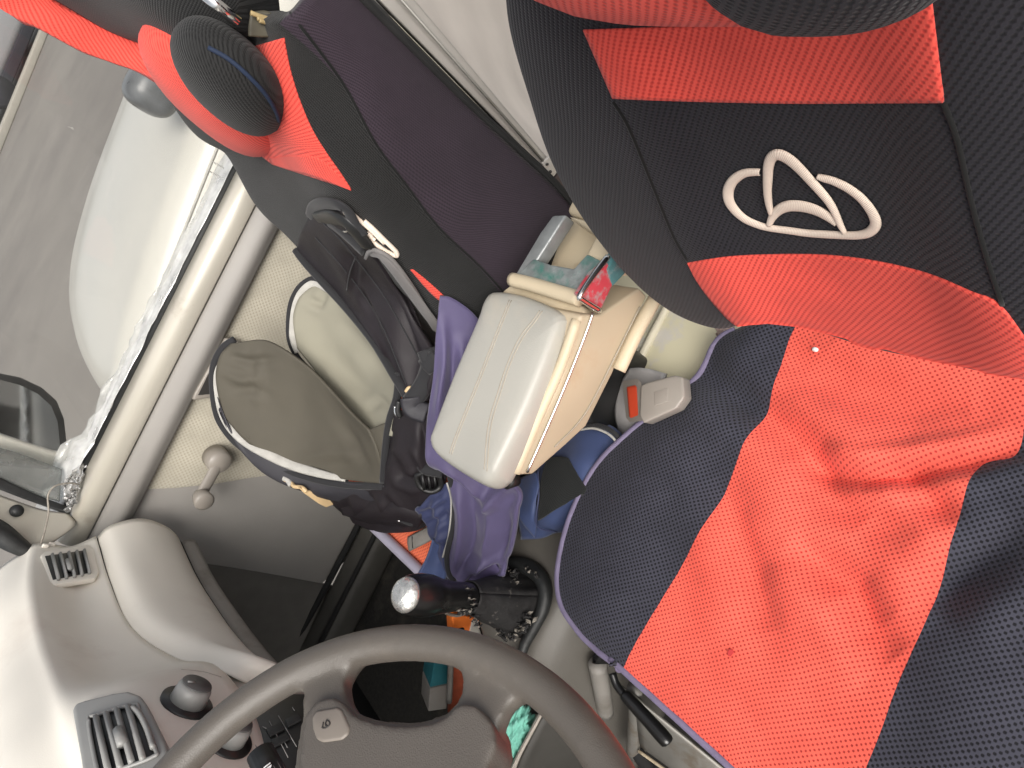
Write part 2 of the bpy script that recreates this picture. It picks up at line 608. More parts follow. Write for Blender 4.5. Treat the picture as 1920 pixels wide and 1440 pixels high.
M_boot = mat('torn_leather', (.016, .015, .015), .72, var=.3, vscale=50, bump=.7, bscale=120, dirt=((.20, .18, .16), 38, .62, .72))
M_fluff = mat('torn_foam', (.26, .235, .20), .9, var=.3, vscale=90, bump=.8, bscale=200)
M_gold = mat('gold_thread', (.36, .27, .13), .6, var=.2, vscale=200)
M_ground = mat('paved_ground', (.205, .19, .172), .85, var=.10, vscale=.5, bump=.3, bscale=30, dirt=((.165, .152, .14), .35, .45, .65))
M_kerb = mat('kerb_stone', (.33, .31, .27), .85, var=.1, vscale=3)
M_film = glassy('clear_film', (1, 1, 1), .25, .18, .38)
M_window = glassy('window_glass', (.95, .95, .94), .02, .01, .015)
M_dustyglass = glassy('dusty_glass', (.55, .58, .57), .10, .15, .25)
M_mirror = mat('mirror_glass', (.45, .46, .47), .05, metal=1, var=.02)
M_crumb = mat('white_crumb', (.85, .84, .80), .6)
M_scrap = mat('pink_scrap', (.48, .36, .32), .8, var=.25, vscale=120)
M_etch = mat('etched_marking', (.42, .41, .38), .8)
M_buckle = mat('buckle_plastic', (.29, .262, .232), .45, var=.04, vscale=20)
M_sleeve = mat('belt_sleeve', (.34, .33, .325), .5, var=.06)
M_redbtn = mat('red_button', (.80, .09, .035), .4)
M_liftblk = mat('lever_black', (.010, .010, .010), .3, coat=.3, bump=.15, bscale=600)
exec_parts = []

# ================================================================== setting
def plane(name, x0, x1, y0, y1, z, m, kind='structure'):
    me = bpy.data.meshes.new(name)
    me.from_pydata([(x0, y0, z), (x1, y0, z), (x1, y1, z), (x0, y1, z)], [], [(0, 1, 2, 3)])
    o = link(name, me, m, smooth=False)
    o['kind'] = kind
    return o
plane('ground', -150, 150, -150, 150, -.45, M_ground)
k0, k1 = Z(91, 62, -.45), Z(0, 290, -.45)
kd = (k1 - k0).normalized()
kn = Vector((-kd.y, kd.x, 0))
if kn.x < 0: kn = -kn
kerb = poly('kerb', [k0 - kd * 30, k1 + kd * 30, k1 + kd * 30 + kn * .28, k0 - kd * 30 + kn * .28], (0, 0, .13), M_kerb, bevel=.02)
kerb['kind'] = 'structure'
floor = plane('floor', -.66, .74, -1.2, 1.05, 0, M_carpet)

# ---- white car parked beyond the passenger door
wc = thing('parked_car', 'white car outside the passenger window, only its rounded bonnet showing', 'car', (2.8, -1.4, -.45))
ys = [.93, .86, .70, .45, .10, -.30, -.72, -1.6, -2.6, -3.3]
xc = 2.80
def car_ring(y):
    hw = np.interp(y, [-3.3, -2.6, -.7, .1, .45, .70, .86, .93], [.60, .70, .72, .71, .66, .53, .34, .10])
    top = np.interp(y, [-3.3, -2.6, -.72, -.30, .10, .45, .70, .86, .93], [.45, .52, .47, .44, .40, .34, .25, .12, .0])
    low = -.22
    prof = [(-1, low), (-1.03, low + (top - low) * .45), (-1.0, low + (top - low) * .78), (-.90, top - .055 * (top + .3)), (-.70, top - .012), (-.35, top + .01), (0, top + .015),
            (.35, top + .01), (.70, top - .012), (.90, top - .055 * (top + .3)), (1.0, low + (top - low) * .78), (1.03, low + (top - low) * .45), (1, low)]
    return [(xc + a * hw, y, b) for a, b in prof]
G = surf([car_ring(y) for y in ys], 6, 5)
sheet('body', G, M_white, wc, .02, flip=False)
cab = surf([[(xc + a * .62 * s, y, z + dz) for a, dz in ((-1, 0), (-.93, h * .7), (-.7, h), (0, h * 1.04), (.7, h), (.93, h * .7), (1, 0))]
            for y, z, s, h in ((-.78, .46, 1.05, .02), (-1.35, .46, 1.03, .50), (-2.2, .46, 1.0, .58), (-3.0, .46, .98, .50), (-3.25, .45, .95, .05))], 5, 5)
sheet('cabin', cab, M_glassdark, wc, .02)
roofp = surf([[(xc + a * .50, y, z) for a in (-1, 0, 1)] for y, z in ((-1.45, .985), (-2.2, 1.06), (-2.95, .99))], 5, 5)
sheet('roof', roofp, M_white, wc, .03)
cbv = bvh_of(bpy.data.objects['body'])
seam('bonnet_gap', cbv, [(418, 250), (380, 345), (340, 445), (306, 525), (270, 610)], .006, M_etch, wc, off=.001)
for sx in (-1, 1):
    for yy in (.12, -2.55):
        wh = tube('wheel', [(xc + sx * .60, yy, -.17), (xc + sx * .74, yy, -.17)], .275, M_tyre, wc, seg=28, spline=0)
        tube('rim', [(xc + sx * .741, yy, -.17), (xc + sx * .752, yy, -.17)], .18, M_steel, wh, seg=24, spline=0)
mp = X(285, 172, 2.2)
blob('wing_mirror', mp, (.095, .075, .085), M_nylon2 if False else mat('wrapped_grey', (.11, .115, .12), .3, var=.25, vscale=14, bump=.6, bscale=14), wc, p=2.8)
# ---- grey car far off beyond the kerb
fc = k0 + kn * 1.35 + kd * .2
ff = thing('parked_car', 'grey car with dark sills far off beyond the kerb', 'car', fc)
cardir = kd
cup = Vector((0, 0, 1))
Rf = Matrix((kn, kd, cup)).transposed()
box('body', fc + cup * .62, (1.6, 3.8, .62), M_greycar, ff, Rf, .16, 4)
box('cabin', fc + cup * 1.15, (1.35, 2.0, .55), M_glassdark, ff, Rf, .18, 4)
box('sill', fc + cup * .26, (1.64, 3.0, .20), M_tyre, ff, Rf, .03)
for s in (-1, 1):
    for q in (-1.2, 1.25):
        cc = fc + kn * (.74 * s) + kd * q + cup * .31
        tube('wheel', [cc - kn * .1, cc + kn * .1], .31, M_tyre, ff, seg=24, spline=0)

# ================================================================== passenger door
XD = .72
door = thing('passenger_door', 'passenger door with cream patterned cloth insert, grey lower card and crank handle', 'car door', (XD, .2, 0))
Y0, Y1 = -.75, .63
def ext(name, prof, m, par, y0=Y0, y1=Y1, n=2, bevel=None):
    """profile (x,z) swept along the car"""
    G = np.array([[(a, y, b) for a, b in prof] for y in np.linspace(y0, y1, n)])
    return sheet(name, G, m, par, .006, flip=True)
def arc(cx, cz, r, a0, a1, n=8, sx=1):
    return [(cx + sx * r * math.cos(math.radians(a)), cz + r * math.sin(math.radians(a))) for a in np.linspace(a0, a1, n)]
# door card with a front edge line, two zones
edge = [X(268, 918, XD - .003), X(330, 915, XD - .003), X(400, 908, XD - .003), X(470, 896, XD - .003), X(530, 888, XD - .003), X(590, 892, XD - .003)]
low_pts = [Vector((XD - .003, .42, .30)), Vector((XD - .003, -.75, .28))]
ins = [Vector((XD - .003, -.75, .602)), Vector((XD - .003, edge[0].y, .602))] + edge + low_pts
poly('card', [(XD, -.75, .02), (XD, .50, .02), (XD, .66, .10), (XD, .66, .61), (XD, -.75, .61)], (.02, 0, 0), M_trimgrey, door, bevel=.004)
o = poly('fabric_insert', ins, (.006, 0, 0), M_insert, door, bevel=.003)
me = o.data
uvl = me.uv_layers.new(name='UVMap')
for lp in me.loops:
    co = me.vertices[lp.vertex_index].co
    uvl.data[lp.index].uv = (co.y, co.z)
# grey padded trim, painted rail, black seal
ext('upper_trim', [(XD + .01, .598), (XD - .018, .600)] + [(XD - .02 - .012 * math.sin(math.radians(a)), .604 + .045 * (a / 180)) for a in range(0, 181, 20)] + [(XD - .012, .652), (XD + .01, .652)], M_trimgrey, door)
ext('painted_rail', [(XD, .653), (XD - .010, .655)] + [(XD - .012 + .040 * (1 - math.cos(math.radians(a))) * .5 - .006 * math.sin(math.radians(a * 2)), .657 + .040 * math.sin(math.radians(a))) for a in range(0, 91, 10)] + [(XD + .034, .698), (XD + .04, .690)], M_rail, door)
ext('window_seal', [(XD + .03, .690), (XD + .031, .704), (XD + .036, .708), (XD + .05, .707), (XD + .053, .700), (XD + .053, .68)], M_rubber, door)
ext('outer_sill', [(XD + .058, .690), (XD + .060, .701), (XD + .085, .703), (XD + .11, .69), (XD + .125, .60), (XD + .125, .1)], M_white, door)
poly('window_glass', [(XD + .055, -.75, .69), (XD + .055, .60, .69), (XD + .02, .30, 1.18), (XD + .02, -.75, 1.2)], (.004, 0, 0), M_window, door, smooth=False)
# marking etched on the glass
gp = door
for r_, (a, b) in enumerate((((398, 302), (418, 313)), ((390, 318), (411, 330)))):
    P0, P1 = X(*a, XD + .052), X(*b, XD + .052)
    n = 6
    pts = []
    for i in range(n):
        q = P0.lerp(P1, i / (n - 1))
        h = (.010, .007, .011, .008, .010, .006)[(i + 2 * r_) % 6]
        pts += [q + Vector((0, (.002 if i % 2 else -.001), -h * .5)), q + Vector((0, 0, h * .5))] if i % 2 else [q + Vector((0, 0, h * .5)), q + Vector((0, .001, -h * .5))]
    tube('glass_marking', pts, .0006, M_etch, door, seg=5, spline=0)
# crank
cb, ck = X(408, 862, XD - .03), X(374, 927, XD - .055)
cr_ = thing('crank', '', '', cb); cr_.parent = door; cr_.location = cb - Vector(door.location)
del cr_['label'], cr_['category']
ax = Vector((-1, 0, 0))
tube('boss', [cb - ax * .02, cb + ax * .012, cb + ax * .018, cb + ax * .0185], [.024, .024, .020, .001], M_crank, cr_, seg=24, spline=0)
arm = (ck - cb)
tube('arm', [cb + ax * .010, cb.lerp(ck, .5) + ax * .008, ck + ax * .006], [.0125, .0120, .0120], M_crank, cr_, seg=12, flat=(1, 0, 0, .5))
tube('knob', [ck + ax * .0, ck + ax * .012, ck + ax * .030, ck + ax * .034, ck + ax * .0345], [.012, .017, .019, .015, .001], M_crank, cr_, seg=24, spline=0)
# inner handle in its recess
hq = [(420, 631), (446, 637), (437, 690), (405, 742), (358, 748), (362, 735)]
hp = [X(a, b, XD - .014) for a, b in hq]
hd = poly('handle_surround', hp, (-.010, 0, 0), M_crank, door, bevel=.004)
poly('recess', [X(a, b, XD - .026) for a, b in ((414, 655), (430, 662), (404, 738), (372, 741))], (.003, 0, 0), M_print, hd)
# door bottom line, kick strip
tube('door_gap', [X(676, 984, XD - .004), X(652, 1025, XD - .004), X(636, 1058, XD - .004)], .0035, M_void, door, seg=6)
# sill step of the body under the door
st = thing('door_step', 'dark plastic step strip along the floor below the passenger door', 'sill', (XD - .04, .3, 0))
box('strip', (XD - .05, .30, .045), (.085, 1.4, .09), mat('step_plastic', (.06, .057, .05), .6, var=.15), st, bevel=.03, seg=6)
tube('groove', [(XD - .085, -.3, .091), (XD - .085, .98, .091)], .006, M_void, st, seg=6, spline=0)
tube('weather_strip', [(XD - .012, -.3, .092), (XD - .012, .62, .092), (XD - .012, .90, .12)], .008, M_void, st, seg=8)

# crumpled clear film along the window sill
rows = []
for i, y in enumerate(np.linspace(-.30, .60, 60)):
    row = []
    for j, s in enumerate(np.linspace(0, 1, 10)):
        amp = .002 + .006 * np.clip((y + .05) / .5, 0, 1)
        zz = .709 + amp * (math.sin(y * 95 + j * 1.3) * .5 + math.sin(y * 41 + j * 2.1) * .6 + rng.normal(0, .25)) * (.3 + s * .7) + .006 * s + (.02 * s if y > .45 else 0)
        row.append((XD + .024 + .050 * s, y + rng.normal(0, .002), zz))
    rows.append(row)
film = sheet('clear_film', np.array(rows), M_film, None, .0006, base=(XD + .05, .2, .71))
single(film, 'crumpled clear plastic film peeling along the passenger window sill', 'plastic film')
fr = [[X(118, 905, XD - .0) + Vector((0, 0, 0)), X(140, 880, XD + .02), X(165, 862, XD + .04)],
      [X(122, 930, XD - .01), X(138, 915, XD), X(150, 900, XD + .01)],
      [X(128, 958, XD - .015), X(131, 955, XD - .015), X(136, 950, XD - .015)]]
G = surf(fr, 8, 8); G[:, :, 2] += rng.normal(0, .0025, G.shape[:2]); G[:, :, 1] += rng.normal(0, .002, G.shape[:2])
o = sheet('film_scrap', G, M_film, None, .0008, base=G[0, 0])
single(o, 'torn twisted end of clear film at the front corner of the window', 'plastic film')

# ---- front corner of the window: fixed body corner, dusty quarter pane, seal, plug, wire
cor = thing('windscreen_corner', 'cream painted windscreen corner with round black plug above the passenger end of the dashboard', 'car pillar', (XD, .70, .6))
def quad(name, q, m, par, th=.006, nr=6, nc=6):
    return sheet(name, surf(q, nr, nc), m, par, th)
def xs(*a): return [X(*p) for p in a]
sheet('inner_panel', surf([xs((-60, 905, .74), (20, 935, .73), (80, 955, .725), (128, 962, .72)),
      xs((-60, 950, .70), (20, 970, .70), (80, 985, .70), (140, 985, .70)),
      xs((-60, 990, .67), (10, 1000, .67), (50, 1022, .67), (85, 1025, .67))], 6, 6), M_rail, cor, .01)
sheet('pane_seal', surf([xs((-60, 865, .752), (20, 905, .742), (75, 930, .735), (128, 950, .727)), xs((-60, 895, .742), (20, 925, .734), (75, 945, .728), (131, 962, .718))], 5, 6), M_rubber, cor, .01)
sheet('dusty_pane', surf([xs((-60, 824, .785), (20, 845, .78), (70, 862, .775), (116, 880, .768)), xs((-60, 868, .755), (20, 908, .745), (75, 930, .738), (112, 940, .735))], 5, 6), M_dustyglass, cor, .004)
sheet('outer_ledge', surf([[X(a, b, .80) for a, b in ((-60, 795), (20, 822), (70, 838), (120, 850), (185, 838))], [X(a, b, .80) for a, b in ((-60, 826), (20, 846), (70, 864), (118, 890), (150, 925))]], 5, 6), M_white, cor, .01)
tube('plug', [X(31, 958, .712), X(31, 958, .704)], [.011, .010], M_rubber, cor, seg=20, spline=0)
tube('windscreen_seal', xs((-60, 975, .69), (-10, 995, .68), (25, 1018, .67), (60, 1040, .66)), [.02, .019, .016, .010], M_rubber, cor, seg=12)
wire = tube('wire', xs((148, 908, .705), (128, 906, .70), (102, 912, .695), (90, 930, .69), (91, 960, .68), (84, 995, .67), (76, 1022, .66)), .0016, M_fluff, None, seg=6, base=X(90, 960, .68))
single(wire, 'thin loose wire hanging from the window corner onto the dashboard', 'wire')

# ---- our own wing mirror outside the quarter pane
wm = thing('wing_mirror', 'dark framed wing mirror outside the front corner of the passenger window', 'mirror', X(60, 790, .95))
fo = [(-120, 700), (-40, 696), (0, 698), (40, 706), (80, 725), (108, 750), (122, 785), (127, 830), (128, 870), (-120, 850)]
fi = [(-112, 714), (-40, 709), (0, 712), (38, 722), (72, 739), (96, 761), (108, 790), (112, 830), (113, 866), (-112, 846)]
mn = Vector((-.70, -.60, .03)).normalized()
mo = X(60, 790, .95)
poly('housing', [onplane(a, b, mo, mn) for a, b in fo], -mn * .05, M_black, wm, bevel=.006)
poly('mirror_glass', [onplane(a, b, mo + mn * .003, mn) for a, b in fi], -mn * .002, M_mirror, wm, smooth=False)

# ================================================================== dashboard
dash = thing('dashboard', 'beige dashboard with glovebox bulge, slatted vents and climate knobs', 'dashboard', (0, .65, .4))
def off3(p, dx=0, dy=0, dz=0): return Vector(p) + Vector((dx, dy, dz))
cols_x = [.672, .52, .38, .24, .11, -.04, -.20, -.45, -.66]
A = [X(55, 1037, .668), X(45, 1110, .50), X(60, 1210, .36), X(90, 1300, .22), X(118, 1400, .10)]
B = [X(130, 1032, .655), X(140, 1110, .52), X(160, 1200, .38), X(205, 1280, .24), X(262, 1300, .10)]
Cg = [X(182, 1012, .662), X(205, 1095, .52), X(245, 1185, .38), X(330, 1245, .25), X(415, 1270, .14)]
top = [off3(p, 0, .055, .028) for p in A]
top2 = [Vector((p.x, p.y + .16, p.z + .02)) for p in A]
top3 = [Vector((p.x, .98 - .10 * abs(p.x), p.z + .0)) for p in A]
def extend(row, dy, dz, xsx=(-.04, -.20, -.45, -.66)):
    l = row[-1]
    return row + [Vector((x_, l.y + dy[i], l.z + dz[i])) for i, x_ in enumerate(xsx)]
A = extend(A, (-.01, .03, .06, .07), (.0, .03, .05, .0))
B = extend(B, (.0, .05, .10, .12), (.0, .0, .0, -.02))
Cg = extend(Cg, (-.005, .04, .09, .11), (.0, .0, .0, 0))
top = extend(top, (-.01, .03, .06, .07), (.0, .03, .05, .0))
top2 = extend(top2, (.0, .03, .05, .07), (.0, .03, .04, .0))
top3 = extend(top3, (0, 0, -.02, -.06), (.0, .02, .02, .0))
AB = [a.lerp(b, .35) + Vector((0, -.008, .010)) for a, b in zip(A, B)]
G = surf([top3, top2, top, A, AB, B, Cg], 7, 10)
sheet('upper_shell', G, M_dash, dash, .008)
ubv = bvh_of(bpy.data.objects['upper_shell'])
# glovebox bulge
inx = lambda row: [off3(p, *d) for p, d in row]
D = [off3(p, 0, -.004, -.006) for p in Cg[:5] + [X(478, 1290, .11)]]
D2 = [p + Vector((0, -.022, -.010)) for p in D]
Eg = [X(262, 990, .668), X(288, 1080, .52), X(328, 1160, .385), X(388, 1215, .265), X(440, 1250, .165), X(492, 1280, .125)]
Eg = [p + Vector((0, -.012, .004)) for p in Eg]
Fg = [X(328, 1015, .655), X(360, 1085, .53), X(400, 1150, .41), X(437, 1205, .30), X(472, 1252, .19), X(500, 1270, .165)]
sheet('glovebox_lid', surf([D, D2, Eg, [e.lerp(f, .6) + Vector((0, -.008, -.002)) for e, f in zip(Eg, Fg)], Fg, [off3(p, 0, .02, -.006) for p in Fg]], 7, 10), M_dash, dash, .008)
F2 = [off3(p, 0, .028, -.004) for p in Fg]
sheet('glovebox_gap_shade', surf([[off3(p, 0, -.001, -.001) for p in Fg], [off3(p, 0, .002, -.010) for p in Fg], [off3(p, 0, .012, -.016) for p in Fg]], 3, 8), M_void, dash, .004)  # near-black strip standing in for the shade between lid and lip
G2 = [off3(p, .0, .010, -.014) for p in Fg]
sheet('lower_lip', surf([G2, [off3(p, 0, -.002, -.024) for p in Fg], [off3(p, 0, .010, -.045) for p in Fg], [off3(p, 0, .12, -.09) for p in Fg], [off3(p, 0, .42, -.12) for p in Fg]], 6, 10), M_greyplas, dash, .006)
# seams
tube('shell_groove', [p + Vector((0, -.002, -.002)) for p in Cg[:5]], .0032, M_print, dash, seg=6, spline=8)
seam('face_seam', ubv, [(415, 1270), (380, 1260), (340, 1256)], .0006, M_dash_low, dash, off=.0004)
# centre stack below the upper shell
Cs = [X(330, 1262, .15)] 
stack_rows = [[Cg[4] + Vector((.005, .01, -.002)), Vector((.0, Cg[4].y - .006, Cg[4].z)), Vector((-.14, Cg[4].y - .0, Cg[4].z))],
              [Cg[4] + Vector((.02, -.002, -.05)), Vector((.0, Cg[4].y - .02, Cg[4].z - .05)), Vector((-.14, Cg[4].y - .008, Cg[4].z - .05))],
              [Vector((.17, .54, .50)), Vector((.0, .50, .48)), Vector((-.14, .51, .48))],
              [Vector((.16, .60, .36)), Vector((.0, .58, .34)), Vector((-.14, .58, .34))]]
sheet('centre_stack', surf(stack_rows, 8, 8), M_dash_low, dash, .008)
sheet('driver_lower_panel', surf([[Vector((-.14, Cg[5].y, Cg[5].z)), Vector((-.4, Cg[6].y + .04, Cg[6].z)), Vector((-.66, Cg[8].y, Cg[8].z))],
      [Vector((-.14, .52, .50)), Vector((-.4, .55, .50)), Vector((-.66, .58, .50))], [Vector((-.14, .66, .38)), Vector((-.4, .68, .38)), Vector((-.66, .70, .38))]], 6, 6), M_dash_low, dash, .008)
sbv = bvh_of(bpy.data.objects['upper_shell'], bpy.data.objects['centre_stack'])

def lay(pix, bv, off):
    out = []
    for a, b in pix:
        h = drop(bv, a, b, off)
        out.append(h)
    return out
def facepoly(name, pix, p0, n, off, depth, m, par, bevel=0, seg=2):
    n = Vector(n).normalized()
    p0 = Vector(p0)
    return poly(name, [onplane(a, b, p0 + n * off, n) for a, b in pix], -n * depth, m, par, bevel=bevel, seg=seg)
def localplane(bv, px, py):
    r = ray(px, py).normalized()
    h, n, i, d = bv.ray_cast(CAM, r)
    if n.dot(r) > 0: n = -n
    return h, n

def fitplane(bv, pix):
    P = [drop(bv, a, b, 0) for a, b in pix]
    n = (P[2] - P[0]).cross(P[3] - P[1]).normalized()
    c = sum(P, Vector()) / 4
    if n.dot(CAM - c) < 0: n = -n
    lift = max((p - c).dot(n) for p in P + [drop(bv, sum(a for a, b in pix) / 4, sum(b for a, b in pix) / 4, 0)])
    return c + n * lift, n
# side vent
p0, n0 = fitplane(ubv, [(84, 1036), (165, 1024), (178, 1075), (102, 1090)])
v1 = facepoly('side_vent', [(76, 1040), (84, 1033), (165, 1020), (176, 1027), (186, 1072), (180, 1083), (104, 1095), (92, 1088)], p0, n0, .004, .010, M_dash, dash, bevel=.003)
facepoly('vent_opening', [(84, 1042), (160, 1031), (172, 1073), (99, 1087)], p0, n0, .0046, .003, M_black, v1, bevel=.001)
for k, (a, b) in enumerate((((98, 1040), (110, 1086)), ((113, 1038), (125, 1083)), ((129, 1036), (140, 1081)), ((144, 1034), (154, 1078)), ((158, 1032), (168, 1074)))):
    P0, P1 = onplane(*a, p0 + n0 * .007, n0), onplane(*b, p0 + n0 * .007, n0)
    tube('slat', [P0, P1], .0026, M_vent, v1, seg=6, spline=0, flat=(*n0, 1.6))
P0, P1 = onplane(127, 1050, p0 + n0 * .010, n0), onplane(132, 1068, p0 + n0 * .010, n0)
tube('tab', [P0, P1], .004, M_vent, v1, seg=8, spline=0)
for a in ((84, 1020), (96, 1017), (108, 1016)):
    h = drop(ubv, a[0], a[1] + 6, .0)
    if h: box('clip', h, (.006, .012, .010), M_dash, dash, bevel=.002)

# centre vent
p0, n0 = fitplane(ubv, [(150, 1320), (250, 1305), (290, 1390), (185, 1420)])
v2 = facepoly('centre_vent', [(134, 1330), (140, 1318), (160, 1311), (212, 1298), (240, 1294), (262, 1302), (275, 1320), (310, 1392), (325, 1440), (330, 1500), (160, 1500), (150, 1420)], p0, n0, .004, .03, M_vent, dash, bevel=.005, seg=3)
facepoly('vent_opening', [(165, 1350), (180, 1341), (240, 1320), (252, 1322), (262, 1336), (290, 1398), (290, 1412), (275, 1425), (240, 1438), (190, 1450), (182, 1440)], p0, n0, .0046, .004, M_black, v2, bevel=.001)
for a, b in (((180, 1345), (203, 1445)), ((199, 1339), (226, 1440)), ((219, 1332), (247, 1430)), ((240, 1325), (268, 1424))):
    P0, P1 = onplane(*a, p0 + n0 * .008, n0), onplane(*b, p0 + n0 * .008, n0)
    tube('slat', [P0, P1], .0030, M_vent, v2, seg=6, spline=0, flat=(*n0, 1.6))
Pq = [onplane(a, b, p0 + n0 * .0085, n0) for a, b in ((249, 1327), (262, 1340), (276, 1368), (287, 1402))]
tube('slat', Pq, .0028, M_vent, v2, seg=6, flat=(*n0, 1.4))
Pq = [onplane(a, b, p0 + n0 * .006, n0) for a, b in ((166, 1352), (182, 1443), (192, 1449), (240, 1437), (288, 1418), (291, 1404), (262, 1334), (250, 1321), (180, 1341))]
tube('inner_rim', Pq, .0020, M_vent, v2, seg=6, closed=True)
tube('tab', [onplane(221, 1368, p0 + n0 * .012, n0), onplane(230, 1396, p0 + n0 * .012, n0)], .0050, M_vent, v2, seg=8, spline=0)

# knobs and radio on the stack
def knob(px, py, bv, rad, face):
    p0, n0 = localplane(bv, px, py)
    dial = tube('knob_dial', [p0 - n0 * .004, p0 + n0 * .0025], rad * 1.42, M_black, dash, seg=32, spline=0)
    k = tube('knob', [p0, p0 + n0 * .018, p0 + n0 * .022, p0 + n0 * .0225], [rad, rad * .93, rad * .82, .001], M_vent, dash, seg=32, spline=0)
    tube('knob_face', [p0 + n0 * .0225, p0 + n0 * .0238], [rad * .84, rad * .80], M_trimdark, k, seg=32, spline=0)
    a = n0.cross(Vector((1, 0, 0))).normalized()
    tube('pointer', [p0 + n0 * .0245 + a * rad * .2, p0 + n0 * .0245 + a * rad * .6], .0012, M_vent, k, seg=6, spline=0)
M_trimdark = mat('knob_grey', (.10, .10, .098), .4)
knob(350, 1318, sbv, .020, None)
knob(425, 1385, sbv, .020, None)
p0, n0 = localplane(sbv, 505, 1370)
rad = facepoly('radio', [(452, 1372), (520, 1300), (585, 1300), (640, 1440), (600, 1500), (500, 1480)], p0, n0, .006, .02, M_black, dash, bevel=.002)
tube('trim_line', [onplane(a, b, p0 + n0 * .010, n0) for a, b in ((459, 1362), (474, 1392), (492, 1428))], .0022, M_vent, dash, seg=6)
sl = [onplane(a, b, p0 + n0 * .004, n0) for a, b in ((440, 1358), (450, 1352), (484, 1418), (482, 1428), (468, 1428))]
poly('slider_slot', sl, -n0 * .01, M_black, dash, bevel=.001)
for a, b in (((522, 1342), (556, 1400)), ((505, 1352), (540, 1420)), ((533, 1390), (539, 1402)), ((492, 1362), (500, 1366)), ((504, 1398), (509, 1402)), ((548, 1326), (552, 1332))):
    tube('marking', [onplane(*a, p0 + n0 * .0072, n0), onplane(*b, p0 + n0 * .0072, n0)], .0005, M_vent, rad, seg=5, spline=0)
for q in (((498, 1366), (528, 1352), (534, 1366), (506, 1380)), ((508, 1386), (538, 1372), (544, 1384), (514, 1400)), ((534, 1348), (560, 1336), (566, 1348), (540, 1362))):
    poly('key', [onplane(a, b, p0 + n0 * .009, n0) for a, b in q], -n0 * .003, M_rubber, rad, bevel=.0008)

# ================================================================== steering wheel
WC = CAM + Vector((.20, .32, -.28))
TILT = math.radians(30)
WN = Vector((0, -math.sin(TILT), math.cos(TILT)))
WU = Vector((0, math.cos(TILT), math.sin(TILT)))
WX = Vector((1, 0, 0))
def W(px, py, h=0): return onplane(px, py, WC + WN * h, WN)
sw = thing('steering_wheel', 'brown grey four spoke steering wheel with horn button, nearest the driver seat', 'steering wheel', WC)
bm = bmesh.new()
def add_ring(bm, R, r, rn, hs=0):
    n, s = 96, 18
    rings = []
    for i in range(n):
        a = 2 * math.pi * i / n
        d = WX * math.cos(a) + WU * math.sin(a)
        rings.append([bm.verts.new(WC + d * (R + r * math.cos(b)) + WN * (rn * math.sin(b) + hs)) for b in np.linspace(0, 2 * math.pi, s, endpoint=False)])
    for i in range(n):
        for j in range(s):
            bm.faces.new((rings[i][j], rings[i][(j + 1) % s], rings[(i + 1) % n][(j + 1) % s], rings[(i + 1) % n][j]))
def add_prism(bm, pts, dn):
    vs = [bm.verts.new(p + WN * dn[0]) for p in pts]
    ws = [bm.verts.new(p + WN * dn[1]) for p in pts]
    bm.faces.new(vs[::-1]); bm.faces.new(ws)
    m = len(pts)
    for i in range(m):
        bm.faces.new((vs[i], vs[(i + 1) % m], ws[(i + 1) % m], ws[i]))
add_ring(bm, .1822, .0128, .0128)
# spokes drawn on the wheel plane
hub = [(545, 1560), (548, 1440), (556, 1380), (566, 1335), (590, 1310), (640, 1312), (672, 1336), (720, 1350), (790, 1350), (835, 1335), (866, 1308), (905, 1320), (932, 1352), (938, 1400), (920, 1440), (900, 1560)]
add_prism(bm, [W(a, b) for a, b in [(520, 1245), (572, 1300), (566, 1330), (600, 1345), (668, 1345), (650, 1305), (645, 1275), (672, 1236), (640, 1205), (560, 1225)]], (-.014, .003))
add_prism(bm, [W(a, b) for a, b in [(835, 1226), (866, 1258), (869, 1296), (848, 1335), (850, 1352), (920, 1362), (943, 1350), (958, 1318), (988, 1300), (1010, 1280), (960, 1225), (880, 1205)]], (-.014, .003))
c0 = [W(a, b) for a, b in hub]
add_prism(bm, c0, (-.03, .000))
bmesh.ops.recalc_face_normals(bm, faces=bm.faces)
me = bpy.data.meshes.new('rim')
bm.to_mesh(me); bm.free()
rim = link('rim', me, M_wheel, sw)
md = rim.modifiers.new('r', 'REMESH'); md.mode = 'VOXEL'; md.voxel_size = .0026; md.use_smooth_shade = True
md = rim.modifiers.new('s', 'SMOOTH'); md.factor = .5; md.iterations = 14
# horn pad
pad_px = [(558, 1560), (560, 1440), (566, 1375), (572, 1340), (590, 1316), (622, 1306), (645, 1318), (668, 1342), (722, 1357), (790, 1357), (832, 1344), (852, 1322), (878, 1318), (905, 1332), (924, 1360), (929, 1400), (912, 1440), (890, 1560)]
pp = cr([W(a, b, .010) for a, b in pad_px], 4, closed=True)
cen = pp.mean(axis=0)
bm = bmesh.new()
add_prism(bm, [Vector(p) - WN * .010 for p in pp], (-.020, .0105))
bmesh.ops.recalc_face_normals(bm, faces=bm.faces)
me = bpy.data.meshes.new('horn_pad')
bm.to_mesh(me); bm.free()
hpd = link('horn_pad', me, M_wheel_pad, sw)
md = hpd.modifiers.new('r', 'REMESH'); md.mode = 'VOXEL'; md.voxel_size = .0022; md.use_smooth_shade = True
md = hpd.modifiers.new('s', 'SMOOTH'); md.factor = .5; md.iterations = 12
pbv = bvh_of(bpy.data.objects['horn_pad'])
hb = [(584, 1345), (592, 1332), (632, 1325), (640, 1330), (655, 1362), (652, 1376), (640, 1386), (604, 1391), (592, 1385), (585, 1365)]
p0, n0 = W(618, 1360, .0100), WN
fall = onplane(618, 1360, WC + WN * .024, WN)
poly('horn_button', [onplane(a, b, p0 + n0 * .002, n0) for a, b in hb], -n0 * .004, M_button, sw, bevel=.0018, seg=3)
